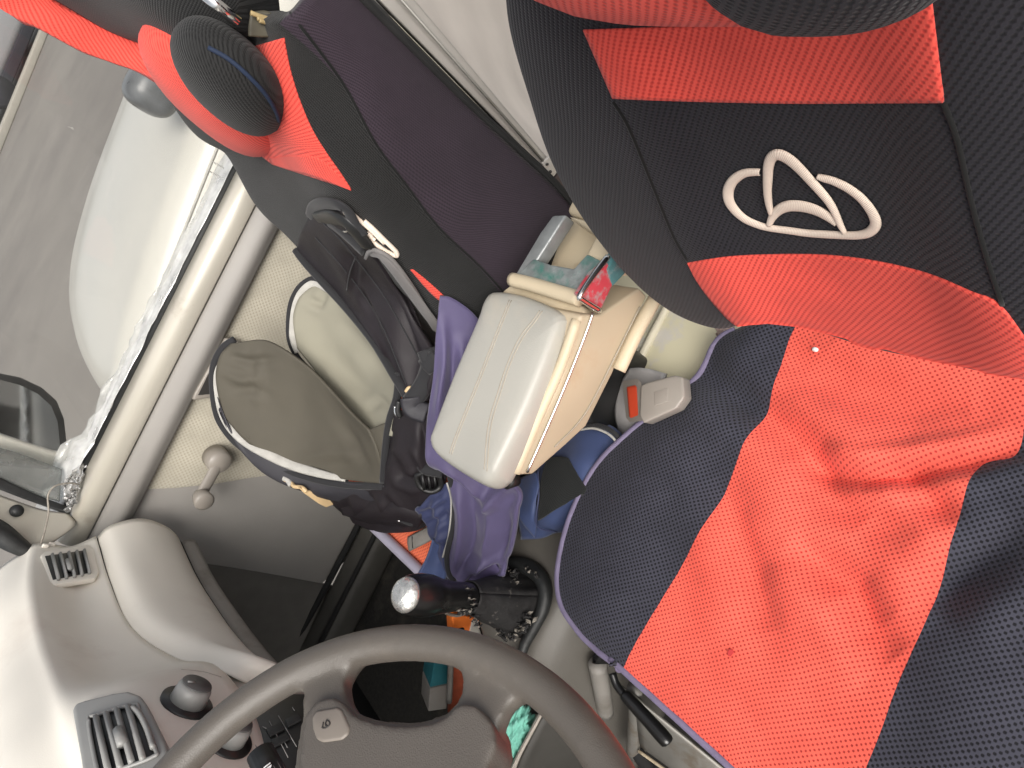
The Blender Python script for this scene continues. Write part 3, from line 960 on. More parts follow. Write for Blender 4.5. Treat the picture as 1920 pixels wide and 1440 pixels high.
tube('horn_symbol', [onplane(a, b, p0 + n0 * .0024, n0) for a, b in ((612, 1350), (617, 1353), (618, 1358), (614, 1362), (610, 1358), (612, 1351))], .0005, M_print, sw, seg=5)
tube('horn_symbol', [onplane(a, b, p0 + n0 * .0024, n0) for a, b in ((606, 1354), (605, 1361), (604, 1364), (609, 1365), (615, 1362))], .0004, M_print, sw, seg=5)
tube('spoke_seam', [W(a, b, .0075) for a, b in ((848, 1310), (875, 1306), (905, 1320), (930, 1350), (938, 1392), (932, 1430))], .0016, M_print, sw, seg=6) if 0 else None

# steering column and stalk
colm = thing('steering_column', 'black steering column cowl with wiper stalk behind the steering wheel', 'steering column', (WC.x, WC.y + .1, .6))
cdir = -WN
Rc = Matrix((WX, WU, WN)).transposed()
box('cowl', WC + cdir * .12, (.10, .12, .15), M_black, colm, Rc, .02, 4)
tube('shaft', [WC + cdir * .02, WC + cdir * .09], .03, M_black, colm, seg=20, spline=0)
s1 = X(500, 1436, -.16)
s0 = Vector((WC.x + .03, WC.y + .07, WC.z - .10))
stk = tube('wiper_stalk', [s0, s0.lerp(s1, .5), s0.lerp(s1, .84), s1 + (s1 - s0).normalized() * .012], [.006, .0065, .0115, .0105], M_vent, colm, seg=16)
dd = (s1 - s0).normalized()
tube('stalk_face', [s0.lerp(s1, .80), s1 + dd * .013], [.0122, .0110], M_black, stk, seg=20, spline=0)
fc_ = bpy.data.curves.new('stalk_text', 'FONT')
fc_.body = 'INT'
fc_.size = .0085
fc_.align_x = 'CENTER'; fc_.align_y = 'CENTER'
fc_.extrude = .0004
ft = bpy.data.objects.new('lettering', fc_)
C.objects.link(ft)
fc_.materials.append(M_white_print)
vz = (CAM - s1); vz = (vz - dd * vz.dot(dd)).normalized()
tx = -dd
ty = vz.cross(tx)
mm = Matrix((tx, ty, vz)).transposed().to_4x4()
mm.translation = s0.lerp(s1, .93) + vz * .0122 - wloc(colm)
ft.parent = stk
mm.translation = s0.lerp(s1, .93) + vz * .0122 - wloc(stk)
ft.matrix_local = mm

# ================================================================== floor tunnel, footwell
tun = thing('centre_tunnel', 'grey plastic tunnel cover around the gear lever, between the two seats', 'tunnel cover', (0, .2, 0))
def tprof(y, zt, x0=-.045, x1=.105):
    return [Vector((x0 - .085, y, 0)), Vector((x0 - .07, y, zt * .4)), Vector((x0 - .04, y, zt * .85)), Vector((x0 - .012, y, zt - .006)), Vector((x0 + .02, y, zt)), Vector((x1 - .03, y, zt)),
            Vector((x1 + .01, y, zt - .02)), Vector((x1 + .05, y, zt * .6)), Vector((x1 + .09, y, 0))]
G = surf([tprof(-.15, .315), tprof(.10, .32), tprof(.22, .325), tprof(.33, .325, x1=.085), tprof(.40, .30, x1=.035), tprof(.50, .25, x1=.01), tprof(.64, .20, x1=0), tprof(.8, .16, x1=0)], 6, 6)
sheet('cover', G, M_tunnel, tun, .006, flip=True)
tbv = bvh_of(bpy.data.objects['cover'])
M_kick = mat('kick_plastic', (.13, .122, .108), .6, var=.1)
fw = thing('footwell_wall', 'black carpeted front wall of the passenger footwell under the dashboard', 'bulkhead', (.1, .98, 0))
sheet('carpet', surf([[Vector((-.70, .95, .72)), Vector((0, 1.0, .74)), Vector((.74, .95, .72))], [Vector((-.70, .96, .35)), Vector((0, 1.0, .35)), Vector((.74, .96, .35))], [Vector((-.70, .80, .0)), Vector((0, .84, .0)), Vector((.74, .80, .0))]], 6, 6), M_void, fw, .01)
sheet('kick_panel', surf([[Vector((.725, .64, .70)), Vector((.70, .98, .70))], [Vector((.725, .64, .35)), Vector((.70, .97, .35))], [Vector((.725, .66, .0)), Vector((.70, .84, .0))]], 5, 5), M_kick, fw, .01)

# pocket panel with teal tissue (driver side of the tunnel)
pk = thing('side_pocket', 'grey plastic pocket on the tunnel side seen through the steering wheel', 'door pocket', (-.1, .45, 0))
sheet('pocket_wall', surf([[X(1022, 1332, -.105), X(1000, 1372, -.105), X(972, 1430, -.105), X(950, 1500, -.105)], [X(1012, 1338, -.100), X(990, 1378, -.100), X(958, 1440, -.1), X(936, 1505, -.1)], [X(1000, 1340, -.06), X(976, 1390, -.06), X(948, 1450, -.06), X(926, 1510, -.06)]], 6, 6), M_dash_low, pk, .004)
sheet('pocket_side', surf([[X(1022, 1332, -.105), X(1000, 1372, -.105), X(972, 1430, -.105), X(950, 1500, -.105)], [X(1080, 1360, -.12), X(1060, 1400, -.12), X(1040, 1450, -.12), X(1010, 1520, -.12)], [X(1120, 1420, -.13), X(1110, 1450, -.13), X(1090, 1500, -.13), X(1070, 1560, -.13)]], 6, 6), mat('pocket_dark', (.055, .052, .046), .6), pk, .004)
tc_ = X(962, 1374, -.072)
nrm = random.Random(3)
vx = (X(985, 1325, -.07) - X(945, 1420, -.07)); L = vx.length / 2
vx.normalize()
vy = (CAM - tc_).normalized(); vzz = vx.cross(vy).normalized(); vy = vzz.cross(vx)
def crumple(d):
    return 1 + .16 * math.sin(d.x * 9 + 3 * d.z) * math.cos(d.z * 11 + d.y * 5) + .07 * math.sin(d.x * 23 + d.z * 17) + .06 * math.sin(d.z * 31 - d.x * 13)
tt = blob('crumpled_tissue', tc_, (L * 1.02, .022, .021), M_teal, None, Matrix((vx, vy, vzz)).transposed(), p=2.4, seg=64, rings=44, fn=crumple, base=tc_)
single(tt, 'crumpled pale teal tissue stuffed in the grey pocket behind the steering wheel', 'tissue')

# things lying in the footwell beside the tunnel
rod = thing('metal_rod', 'thin upright grey metal rod in the footwell below the gear knob', 'rod', X(845, 1310, .10))
tube('rod', [X(845, 1180, .10), X(845, 1250, .10), X(842, 1316, .10)], .005, M_steel, rod, seg=10)
pkt = thing('orange_packet', 'bright orange and white packet beside the gear lever boot', 'packet', X(870, 1180, .12))
poly('packet', [X(a, b, .115) for a, b in ((848, 1156), (852, 1152), (900, 1160), (893, 1205), (850, 1205))], (.03, 0, -.01), M_orange, pkt, bevel=.003)
poly('white_end', [X(a, b, .112) for a, b in ((886, 1164), (893, 1160), (908, 1205), (877, 1200))], (.03, 0, -.01), M_white, pkt, bevel=.002)
oc = thing('red_canister', 'rusty red brown canister in the footwell, behind the upright rod', 'canister', X(862, 1290, .13))
tube('can', [X(868, 1215, .13), X(866, 1240, .13), X(862, 1330, .13)], [.020, .022, .022], M_redbrown, oc, seg=20, spline=0)
tb = thing('teal_carton', 'dark teal carton in the footwell seen through the lower steering wheel opening', 'carton', X(820, 1290, .16))
poly('carton', [X(a, b, .16) for a, b in ((818, 1225), (845, 1220), (842, 1282), (806, 1290))], (.05, 0, -.02), M_tealbox, tb, bevel=.003)
poly('lower_panel', [X(a, b, .158) for a, b in ((806, 1291), (842, 1283), (838, 1330), (803, 1335))], (.05, 0, -.02), M_greyplas, tb, bevel=.003)

# ================================================================== gear lever
gl = thing('gear_lever', 'black gear lever with worn silver cap and torn leather boot', 'gear lever', (0, .27, .32))
GK = X(790, 1112, .0)
gtip = X(766, 1117, .0)
ax0 = Vector((0.0, .28, .33))
boot_c = [X(765, 1116, -.004), X(790, 1116, .0), X(815, 1117, .0), X(850, 1116, .004), X(885, 1118, .006), X(930, 1122, .010), X(985, 1132, .012)]
kn_ = tube('knob', [X(752, 1116, -.003), X(757, 1116, -.002), X(775, 1116, 0), X(800, 1116, 0), X(825, 1118, .002), X(855, 1118, .004), X(880, 1119, .006)], [.013, .020, .0255, .0262, .022, .019, .019], M_liftblk, gl, seg=28)
cd = (X(752, 1116, -.003) - X(800, 1116, 0)).normalized()
cp = X(765, 1115, -.002)
tdir = (cd * .72 + (CAM - cp).normalized() * .68).normalized()
blob('silver_cap', X(768, 1115, -.001) + tdir * .012, (.0215, .0185, .009), mat('worn_silver', (.66, .66, .63), .25, metal=.75, var=.15, vscale=120, bump=.5, bscale=160), gl, tdir.to_track_quat('Z', 'Y').to_matrix(), seg=32)
def bootfn(d):
    return 1 + .10 * math.sin(7 * math.atan2(d.y, d.z) + d.x * 6) + .07 * math.sin(13 * math.atan2(d.y, d.z) - d.x * 11)
B0 = X(878, 1119, .006); B1 = X(985, 1135, .012)
bd = (B1 - B0)
rows_b = []
n_a = 40
b1 = bd.normalized(); b2 = b1.orthogonal().normalized(); b3 = b1.cross(b2)
for s, r_ in ((0, .0195), (.12, .022), (.3, .026), (.5, .033), (.7, .042), (.9, .052), (1.05, .060), (1.2, .064)):
    row = []
    for k in range(n_a + 1):
        a = 2 * math.pi * k / n_a
        rr = r_ * (1 + s * .13 * math.sin(5 * a + 2 * s) + s * .07 * math.sin(11 * a - 5 * s)) + (.003 * math.sin(s * 26) if s > .1 else 0)
        q = B0 + bd * s + (b2 * math.cos(a) + b3 * math.sin(a)) * rr
        q.z = max(q.z, .318)
        row.append(q)
    rows_b.append(row)
sheet('boot', np.array([cr([r_[k] for r_ in rows_b], 4) for k in range(n_a + 1)]).transpose(1, 0, 2), M_boot, gl, .002)
# raised boot frame
fr_px = [(935, 1062), (975, 1058), (1008, 1076), (1022, 1105), (1018, 1140), (1003, 1172), (985, 1205), (975, 1228)]
tube('boot_frame', [Z(a, b, .335) for a, b in fr_px] + [Z(940, 1262, .33), Z(880, 1240, .33), Z(862, 1180, .33)], [.011, .012, .012, .011, .010, .009, .008, .007, .007, .007, .007], M_rubber, gl, seg=12)
fl = random.Random(5)
def tatter(pts, n, size, m, par):
    """torn foam and leather: many small bent flakes along a line"""
    P = cr(pts, 6)
    V_, F = [], []
    for _ in range(n):
        c = Vector(P[fl.randrange(len(P))]) + Vector((fl.gauss(0, size * .5), fl.gauss(0, size * .5), fl.gauss(0, size * .35)))
        a = Vector((fl.gauss(0, 1), fl.gauss(0, 1), fl.gauss(0, .7))).normalized()
        b = a.orthogonal().normalized()
        sz = size * (.3 + .7 * fl.random())
        q = [c - a * sz - b * sz * .4, c + a * sz * .2 - b * sz * .5, c + a * sz + b * sz * .1, c + b * sz * .5 - a * sz * .2]
        q[2] += a.cross(b) * sz * .5
        k = len(V_)
        th = a.cross(b) * sz * .16
        V_ += q + [p + th for p in q]
        F += [(k, k + 1, k + 2, k + 3), (k + 7, k + 6, k + 5, k + 4)] + [(k + t, k + 4 + t, k + 4 + (t + 1) % 4, k + (t + 1) % 4) for t in range(4)]
    me = bpy.data.meshes.new('torn_edge')
    me.from_pydata([tuple(v) for v in V_], [], F)
    return link('torn_edge', me, m, par)
for pts, n, sz in (([X(878, 1098, -.014), X(884, 1120, -.016), X(890, 1140, -.016)], 16, .0045), ([X(858, 1142, -.012), X(874, 1147, -.014), X(888, 1158, -.014), X(900, 1172, -.012)], 26, .0045),
                   ([Z(992, 1158, .358), Z(982, 1172, .358), Z(970, 1186, .358)], 26, .006), ([Z(930, 1178, .362), Z(950, 1194, .36), Z(968, 1200, .358)], 20, .005),
                   ([Z(925, 1082, .362), Z(942, 1070, .364), Z(962, 1076, .364), Z(972, 1096, .362)], 34, .006), ([Z(984, 1064, .352), Z(998, 1072, .352), Z(1008, 1086, .352)], 14, .004)):
    tatter(pts, n // 2, sz, M_fluff, gl)
    tatter(pts, n, sz * 1.3, M_boot, gl)
tube('loose_wire', [X(828, 1142, -.01), X(838, 1150, -.01), X(856, 1154, -.008), X(872, 1150, -.006)], .0022, M_steel, gl, seg=8)

# ================================================================== console box
con = thing('console_box', 'cream padded armrest box with worn cup tray between the seats', 'armrest box', (-.03, .0, .32))
ZT = .602
lid_px = [(940, 553), (985, 558), (1030, 574), (1066, 592), (1073, 604), (1068, 625), (1010, 770), (955, 885), (942, 905), (925, 915), (900, 905), (860, 880), (830, 856), (822, 838), (826, 820), (870, 705), (915, 600), (925, 570)]
lp = cr([Z(a, b, ZT) for a, b in lid_px], 3, closed=True)
cen = lp.mean(axis=0)
def lidring(s, dz):
    return [np.array(cen) + (p - cen) * s + np.array((0, 0, dz)) for p in lp]
rows_ = []
for s, dz in ((.95, -.016), (.985, -.013), (1.0, -.006), (1.0, .002), (.988, .010), (.962, .016), (.92, .0195), (.85, .0215), (.7, .023), (.5, .024), (.25, .0245), (.0004, .0245)):
    r_ = lidring(s, dz)
    rows_.append(r_ + [r_[0]])
sheet('lid_cushion', np.array(rows_), M_leather, con, 0, flip=True)
lbv = bvh_of(bpy.data.objects['lid_cushion'])
for pix in (((955, 562), (930, 625), (895, 715), (855, 815), (843, 850)), ((959, 563), (934, 626), (899, 716), (859, 816), (847, 852)),
            ((1012, 582), (1000, 600), (975, 632), (952, 680), (932, 740), (915, 800), (908, 880)), ((1017, 583), (1004, 602), (980, 634), (957, 682), (937, 742), (920, 802), (913, 884))):
    seam('lid_stitching', lbv, pix, .00075, M_stitch, con, off=-.0001)
# body: side profile pushed across
def side(pix, x=-.098): return [X(a, b, x) for a, b in pix]
body_px = [(1090, 590), (1128, 590), (1200, 540), (1215, 555), (1170, 650), (1150, 700), (1100, 800), (1062, 835), (1000, 890), (968, 892), (985, 850), (1050, 720)]
bpts = side(body_px)
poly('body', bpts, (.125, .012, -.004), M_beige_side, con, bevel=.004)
# rim just under the cushion and chrome strip
tube('beige_rim', side([(1082, 600), (1050, 690), (1010, 780), (966, 886)], -.092), .0062, M_beige, con, seg=10, flat=(1, 0, 0, 1.0))
tube('chrome_strip', side([(1112, 586), (1095, 634), (1060, 722), (1022, 810), (988, 886)], -.1005), .0017, M_chrome, con, seg=8)
tube('side_rail', side([(1228, 560), (1195, 620), (1160, 694)], -.104), .0075, M_beige, con, seg=10, flat=(1, 0, 0, 1.2))
tube('side_crease', side([(1200, 575), (1160, 655), (1115, 745), (1085, 792), (1040, 838)], -.0992), .0009, M_stitch, con, seg=6)
# rear well with cup tray
poly('well_block', [Z(a, b, .600) for a, b in ((935, 548), (962, 527), (1092, 570), (1105, 600), (1080, 600))], (0, 0, -.06), M_beige, con, bevel=.006)
tube('tray_lip', [Z(a, b, .612) for a, b in ((960, 524), (1000, 534), (1050, 549), (1088, 560))], .0085, M_beige, con, seg=14)
tray_out = [(962, 518), (975, 488), (1010, 440), (1035, 405), (1056, 400), (1068, 402), (1200, 470), (1200, 500), (1138, 552), (1090, 556), (1020, 536)]
zt = .610
Zt = lambda a, b, d=0: Z(a, b, zt + d)
poly('tray_left_bar', [Zt(*p, -.002) for p in ((962, 520), (1012, 436), (1036, 403), (1062, 402), (1050, 420), (1005, 490))], (0, 0, -.02), mat('tray_grey', (.27, .285, .285), .35, metal=.3, var=.12, vscale=60, bump=.2, bscale=200), con, bevel=.003, seg=3)
poly('tray_front_bar', [Zt(*p, .0012) for p in ((960, 522), (1000, 484), (1030, 495), (1075, 503), (1100, 475), (1150, 500), (1092, 556), (1020, 537))], (0, 0, -.02), M_worn, con, bevel=.003, seg=3)
poly('tray_back_bar', [Zt(*p, -.0012) for p in ((1062, 402), (1120, 418), (1170, 450), (1150, 500), (1096, 480), (1118, 440))], (0, 0, -.03), M_beige, con, bevel=.005, seg=4)
poly('well_floor', [Z(*p, .565) for p in ((1000, 490), (1050, 405), (1150, 430), (1090, 530))], (0, 0, -.02), M_beige, con, bevel=.002)
poly('well_gap', [Z(*p, .568) for p in ((1007, 492), (1050, 420), (1056, 428), (1030, 498))], (0, 0, -.003), M_void, con)
tip = poly('red_tip', side([(1088, 556), (1128, 582), (1150, 535), (1165, 500), (1150, 488), (1118, 512)], -.104), (.012, 0, 0), M_redtip, con, bevel=.003)
poly('teal_tip', side([(1148, 540), (1172, 515), (1200, 480), (1160, 470), (1135, 505)], -.1045), (.012, 0, 0), M_tealtip, con, bevel=.003)
tube('tip_edge', side([(1140, 480), (1110, 520), (1088, 554), (1092, 562), (1125, 583)], -.107), .0032, M_chrome, con, seg=10)
poly('rear_block', [Z(a, b, .60) for a, b in ((1060, 396), (1078, 362), (1105, 358), (1200, 420), (1150, 440))], (0, 0, -.07), M_beige, con, bevel=.006)
box('pedestal', (.01, -.06, .43), (.07, .12, .22), M_black, con, bevel=.01)
tube('lock_pin', [X(948, 905, -.085), X(968, 898, -.085)], .008, M_black, con, seg=12, spline=0)

# engine cover behind and below
eng = thing('engine_cover', 'cream plastic engine cover with pale rubbed patch beside the driver seat', 'engine cover', (0, -.25, 0))
ze = .36
eq = [Z(a, b, ze) for a, b in ((1150, 440), (1345, 605), (1290, 712), (1180, 690), (1160, 640))]
poly('top', [Vector((-.115, -.42, ze)), Vector((-.108, -.10, ze)), Vector((-.02, -.09, ze)), Vector((.16, -.09, ze)), Vector((.16, -.42, ze))], (0, 0, -.34), M_cover if False else mat('engine_cover_plastic', (.60, .56, .40), .5, var=.03, vscale=6, dirt=((.56, .53, .47), 9, .50, .56)), eng, bevel=.010, seg=4)
tube('edge_bead', [Z(a, b, ze + .002) for a, b in ((1252, 572), (1222, 630), (1192, 690))], .006, mat('cover_bead', (.64, .59, .45), .5), eng, seg=10)
sc = thing('cloth_scrap', 'small pinkish scrap of torn cloth behind the inner rear corner of the driver cushion', 'scrap', Z(1362, 634, .38))
Gs = surf([[Z(1344, 610, .385), Z(1362, 612, .388), Z(1388, 622, .386)], [Z(1342, 626, .38), Z(1360, 632, .392), Z(1378, 634, .38)], [Z(1341, 642, .37), Z(1352, 640, .376), Z(1362, 640, .37)]], 6, 6)
Gs[:, :, 2] += rng.normal(0, .0025, Gs.shape[:2])
sheet('rag', Gs, M_scrap, sc, .003)
blob('white_knot', Z(1386, 626, .392), (.006, .006, .005), M_binding, sc)

# buckle
bk = thing('seat_belt_buckle', 'beige seat belt buckle with bright red release button', 'belt buckle', Z(1230, 760, .36))
sheet('sleeve', surf([[Z(1180, 690, .40), Z(1206, 690, .405), Z(1245, 700, .40)], [Z(1158, 730, .39), Z(1190, 740, .395), Z(1236, 750, .39)], [Z(1152, 780, .375), Z(1180, 800, .38), Z(1220, 800, .37)], [Z(1165, 830, .34), Z(1185, 835, .345), Z(1210, 830, .34)]], 6, 6), M_sleeve, bk, .012, flip=False)
bz = .448
top_b = [Z(a, b, bz) for a, b in ((1200, 722), (1215, 716), (1265, 703), (1280, 707), (1283, 745), (1268, 766), (1206, 794), (1198, 780))]
bb = poly('housing', top_b, (.004, -.004, -.026), M_buckle, bk, bevel=.003, seg=3)
poly('front_face', [Z(1204, 717, bz - .002), Z(1205, 791, bz - .002), Z(1181, 794, bz - .024), Z(1173, 722, bz - .024)], (.012, -.004, -.004), M_buckle, bk, bevel=.002)
up3 = (CAM - Z(1188, 755, bz)).normalized() * .0055
poly('release_button', [Z(1194, 725, bz - .010) + up3, Z(1197, 779, bz - .010) + up3, Z(1182, 785, bz - .021) + up3, Z(1177, 729, bz - .021) + up3], (.006, -.002, -.004), M_redbtn, bk, bevel=.0012)
poly('embossed_patch', [Z(a, b, bz + .0006) for a, b in ((1226, 735), (1252, 728), (1253, 752), (1228, 760))], (0, 0, -.001), M_buckle, bb, bevel=.0003)

# ================================================================== driver seat
ds = thing('car_seat', 'red and black driver seat with wrinkled cushion and whole cream emblem on its backrest', 'car seat', (-.34, .02, 0), 'front seats in red and black covers')
def seg_pts(pix, z):
    return np.array([list(Z(a, b, z)) for a, b in pix])
def fold_field(P, folds):
    """sum of creases; P (...,3); folds list of (polyline xy, depth, width)"""
    dz = np.zeros(P.shape[:-1])
    for L, dep, wd in folds:
        L = np.asarray(L)[:, :2]
        best = np.full(P.shape[:-1], 1e9)
        tt_ = np.zeros(P.shape[:-1])
        ln = len(L) - 1
        for i in range(ln):
            a, b = L[i], L[i + 1]
            ab = b - a
            t = ((P[..., :2] - a) @ ab) / (ab @ ab)
            t = np.clip(t, 0, 1)
            d = np.linalg.norm(P[..., :2] - (a + t[..., None] * ab), axis=-1)
            m_ = d < best
            best = np.where(m_, d, best)
            tt_ = np.where(m_, (i + t) / ln, tt_)
        taper = np.sin(np.clip(tt_, 0.02, .98) * math.pi) ** .6
        dz += dep * taper * np.exp(-(best / wd) ** 2)
        dz -= .45 * dep * taper * np.exp(-((best - 2.1 * wd) / (1.1 * wd)) ** 2)
    return dz
zc = .405
# cushion: rows back to front, columns inner -> outer
inner = [(1392, 612), (1345, 640), (1292, 722), (1192, 800), (1118, 872), (1070, 965), (1046, 1060), (1050, 1130), (1085, 1185), (1122, 1222)]
s1 = [(1500, 600), (1478, 640), (1455, 720), (1420, 790), (1386, 865), (1340, 950), (1292, 1040), (1240, 1125), (1192, 1205), (1167, 1256)]
cen_ = [(1640, 640), (1648, 690), (1640, 760), (1610, 840), (1580, 925), (1545, 1020), (1505, 1125), (1462, 1240), (1422, 1368), (1392, 1460)]
mid2 = [(1780, 670), (1790, 730), (1765, 800), (1735, 870), (1700, 965), (1670, 1075), (1622, 1190), (1572, 1315), (1520, 1435), (1482, 1545)]
s2 = [(1935, 700), (1925, 770), (1905, 850), (1835, 875), (1790, 1000), (1744, 1145), (1690, 1265), (1650, 1375), (1600, 1500), (1562, 1620)]
rowsC = []
for i in range(10):
    t = i / 9
    zc_i = .412 - .004 * t + .010 * math.sin(t * math.pi) * 0
    zf = .412 if i < 8 else (.408 if i == 8 else .396)
    e = Z(*inner[i], .398 if i < 8 else .394)
    a = Z(*s1[i], zf)
    c = Z(*cen_[i], zf - .004)
    m_ = Z(*mid2[i], zf - .004)
    b = Z(*s2[i], zf)
    em = e.lerp(a, .5) + Vector((0, 0, .012 if i < 8 else (.005 if i == 8 else -.001)))
    # outer side mirrors the inner one beyond the picture
    ob = b + Vector((-.075, -.02, .012))
    oe = b + Vector((-.15, -.04, -.015))
    rowsC.append([e, em, a, c, m_, b, ob, oe])
CP = [[np.array(p) for p in r] for r in rowsC]
NC = 26
G = surf(CP, 20, NC)
def F(pix): return seg_pts(pix, zc)
folds = [
    (F([(1330, 690), (1385, 745), (1431, 772), (1480, 815), (1517, 850), (1541, 906), (1575, 945), (1625, 990)]), -.020, .020),
    (F([(1520, 868), (1560, 886), (1622, 896), (1709, 886), (1820, 868), (1930, 840)]), -.017, .0095),
    (F([(1340, 890), (1372, 960), (1398, 1035), (1425, 1130), (1440, 1190)]), -.013, .020),
    (F([(1480, 1010), (1530, 1050), (1599, 1102), (1637, 1179), (1690, 1235)]), -.017, .018),
    (F([(1690, 890), (1740, 935), (1800, 985)]), -.011, .012),
    (F([(1470, 670), (1510, 712), (1600, 738), (1720, 765), (1830, 760)]), -.011, .024),
    (F([(1740, 1150), (1790, 1095), (1843, 1055), (1930, 985)]), -.016, .017),
    (F([(1310, 690), (1360, 735), (1420, 770)]), -.008, .016),
]
G[..., 2] += 1.0 * fold_field(G, folds)
G[..., 2] += .0004 * np.sin(G[..., 0] * 140 + 3 * np.sin(G[..., 1] * 60)) * np.sin(G[..., 1] * 110)
zone = lambda i, j: 1 if 2 * NC <= j < 5 * NC else 0
sheet('cushion', G, [M_blk_mesh, M_red_mesh], ds, .012, midx=zone, flip=False)
def planar_uv(o, a, b):
    me = o.data
    co = np.empty(len(me.vertices) * 3); me.vertices.foreach_get('co', co); co = co.reshape(-1, 3)
    li = np.empty(len(me.loops), int); me.loops.foreach_get('vertex_index', li)
    me.uv_layers[0].data.foreach_set('uv', co[li][:, [a, b]].astype(np.float32).ravel())
planar_uv(bpy.data.objects['cushion'], 0, 1)
cbv2 = bvh_of(bpy.data.objects['cushion'])
# piping and skirt round the cushion edge
edgeP = [Vector(p) for p in G[::6, 0]]
frontP = [Vector(p) for p in G[-1, ::4]]
loopP = edgeP + frontP[1:]
tube('piping', [p + Vector((0, 0, -.0015)) for p in loopP[1:]], .0046, M_lilac, ds, seg=8, spline=4)
fd = []
for k in range(len(loopP)):
    a = loopP[max(0, k - 1)]; b = loopP[min(len(loopP) - 1, k + 1)]
    t = (b - a).normalized()
    n = t.cross(Vector((0, 0, 1))).normalized()   # outward
    fd.append(n if k else n)
sk = [[p + Vector((0, 0, -.004)) for p in loopP[1:]], [p + q * .008 + Vector((0, 0, -.016)) for p, q in zip(loopP[1:], fd[1:])], [p + q * .008 + Vector((0, 0, -.032)) for p, q in zip(loopP[1:], fd[1:])], [p - q * .02 + Vector((0, 0, -.045)) for p, q in zip(loopP[1:], fd[1:])]]
sheet('skirt', surf(sk, 4, 3), M_lilac, ds, .004)
body_in = [[p - q * .035 + Vector((0, 0, -.02)) for p, q in zip(loopP, fd)], [p - q * .035 + Vector((0, 0, -.07)) for p, q in zip(loopP, fd)], [p - q * .05 + Vector((0, 0, -.12)) for p, q in zip(loopP, fd)]]
sheet('cushion_base', surf(body_in, 4, 3), M_black, ds, .006)

# backrest
bp_n = Vector((0, 1, .25)).normalized()
def BP(px, py, dy=0.0):
    return onplane(px, py, Vector((0, -.198 + dy, .747)), bp_n)
rowpx = [
    [(945, -70), (1085, -70), (1235, -70), (1400, -70), (1560, -70), (1735, -70), (2020, -70)],
    [(955, 50), (1095, 55), (1250, 60), (1430, 60), (1580, 60), (1752, 60), (2030, 60)],
    [(990, 175), (1150, 183), (1300, 187), (1460, 188), (1610, 188), (1770, 190), (2060, 190)],
    [(1035, 305), (1190, 310), (1345, 318), (1495, 325), (1640, 330), (1800, 335), (2080, 330)],
    [(1100, 420), (1240, 420), (1385, 425), (1530, 430), (1680, 440), (1840, 450), (2110, 450)],
    [(1182, 522), (1292, 500), (1430, 500), (1570, 520), (1725, 545), (1880, 575), (2140, 560)],
    [(1262, 586), (1345, 562), (1470, 565), (1600, 595), (1750, 625), (1905, 650), (2160, 640)],
    [(1352, 612), (1400, 608), (1498, 612), (1625, 650), (1765, 680), (1925, 710), (2180, 720)],
]
bulge = [0, .0, .0, .002, .006, .012, .016, .012]
rowsB = []
for r_, bu in zip(rowpx, bulge):
    pts = [BP(*r_[0], .006 + bu * .5), BP(*r_[1], .024 + bu * .6), BP(*r_[2], .010 + bu), BP(*r_[3], .006 + bu), BP(*r_[4], .010 + bu), BP(*r_[5], .024 + bu), BP(*r_[6], .01 + bu)]
    back = pts[0] + Vector((-.012, -.045, 0)); back2 = pts[0] + Vector((-.03, -.10, 0))
    rowsB.append([back2, back, pts[0] + Vector((.0, 0, 0))] + pts[1:])
last = rowsB[-1]
rowsB.append([p + Vector((0, -.035, -.03)) for p in last])
GB = surf(rowsB, 10, 10)
sheet('backrest', GB, M_blk_twill, ds, .02, flip=False)
planar_uv(bpy.data.objects['backrest'], 0, 2)
bbv = bvh_of(bpy.data.objects['backrest'])
panel('upper_red_panel', bbv, [(1095, 55), (1250, 50), (1420, 45), (1600, 25), (1744, -30)],
      [(1150, 183), (1250, 187), (1370, 190), (1500, 192), (1640, 191), (1770, 190)], M_red_twill, ds, 20, 60)
panel('lower_red_panel', bbv, [(1290, 492), (1370, 480), (1470, 476), (1560, 478), (1650, 490), (1740, 512), (1820, 545), (1880, 575), (1960, 690)],
      [(1290, 492), (1310, 530), (1345, 575), (1385, 612), (1430, 622), (1482, 621), (1600, 650), (1720, 682), (1830, 700), (1965, 716)], M_red_twill, ds, 26, 70)
for pix in (((1150, 190), (1180, 240), (1225, 350), (1262, 440), (1290, 490)), ((1770, 192), (1795, 260), (1820, 370), (1850, 480), (1880, 572))):
    seam('cover_seam', bbv, pix, .0013, M_blk_rib, ds, off=.0003)
for nm in ('upper_red_panel', 'lower_red_panel'):
    planar_uv(bpy.data.objects[nm], 0, 2)
# embroidered emblem
def ribbon(name, pts, bv, m, par, zoom=(1350, 270, 6), off=.0012, h=.0016):
    """pts: (x, y, full width) in zoomed pixels"""
    Q = cr([(a, b, c) for a, b, c in pts], 6)
    L = []
    for i, (a, b, wdt) in enumerate(Q):
        p, q = Q[max(0, i - 1)], Q[min(len(Q) - 1, i + 1)]
        t = np.array([q[0] - p[0], q[1] - p[1]]); t /= np.linalg.norm(t)
        n = np.array([-t[1], t[0]])
        row = []
        for s, hh in ((-1, 0), (-.75, .65), (-.35, 1), (.35, 1), (.75, .65), (1, 0)):
            x_, y_ = a + n[0] * s * wdt / 2, b + n[1] * s * wdt / 2
            hp_ = drop(bv, zoom[0] + x_ / zoom[2], zoom[1] + y_ / zoom[2], off + h * hh)
            row.append(hp_)
        L.append(row)
    G = np.array([[list(p) for p in r] for r in L]).transpose(1, 0, 2)
    return G
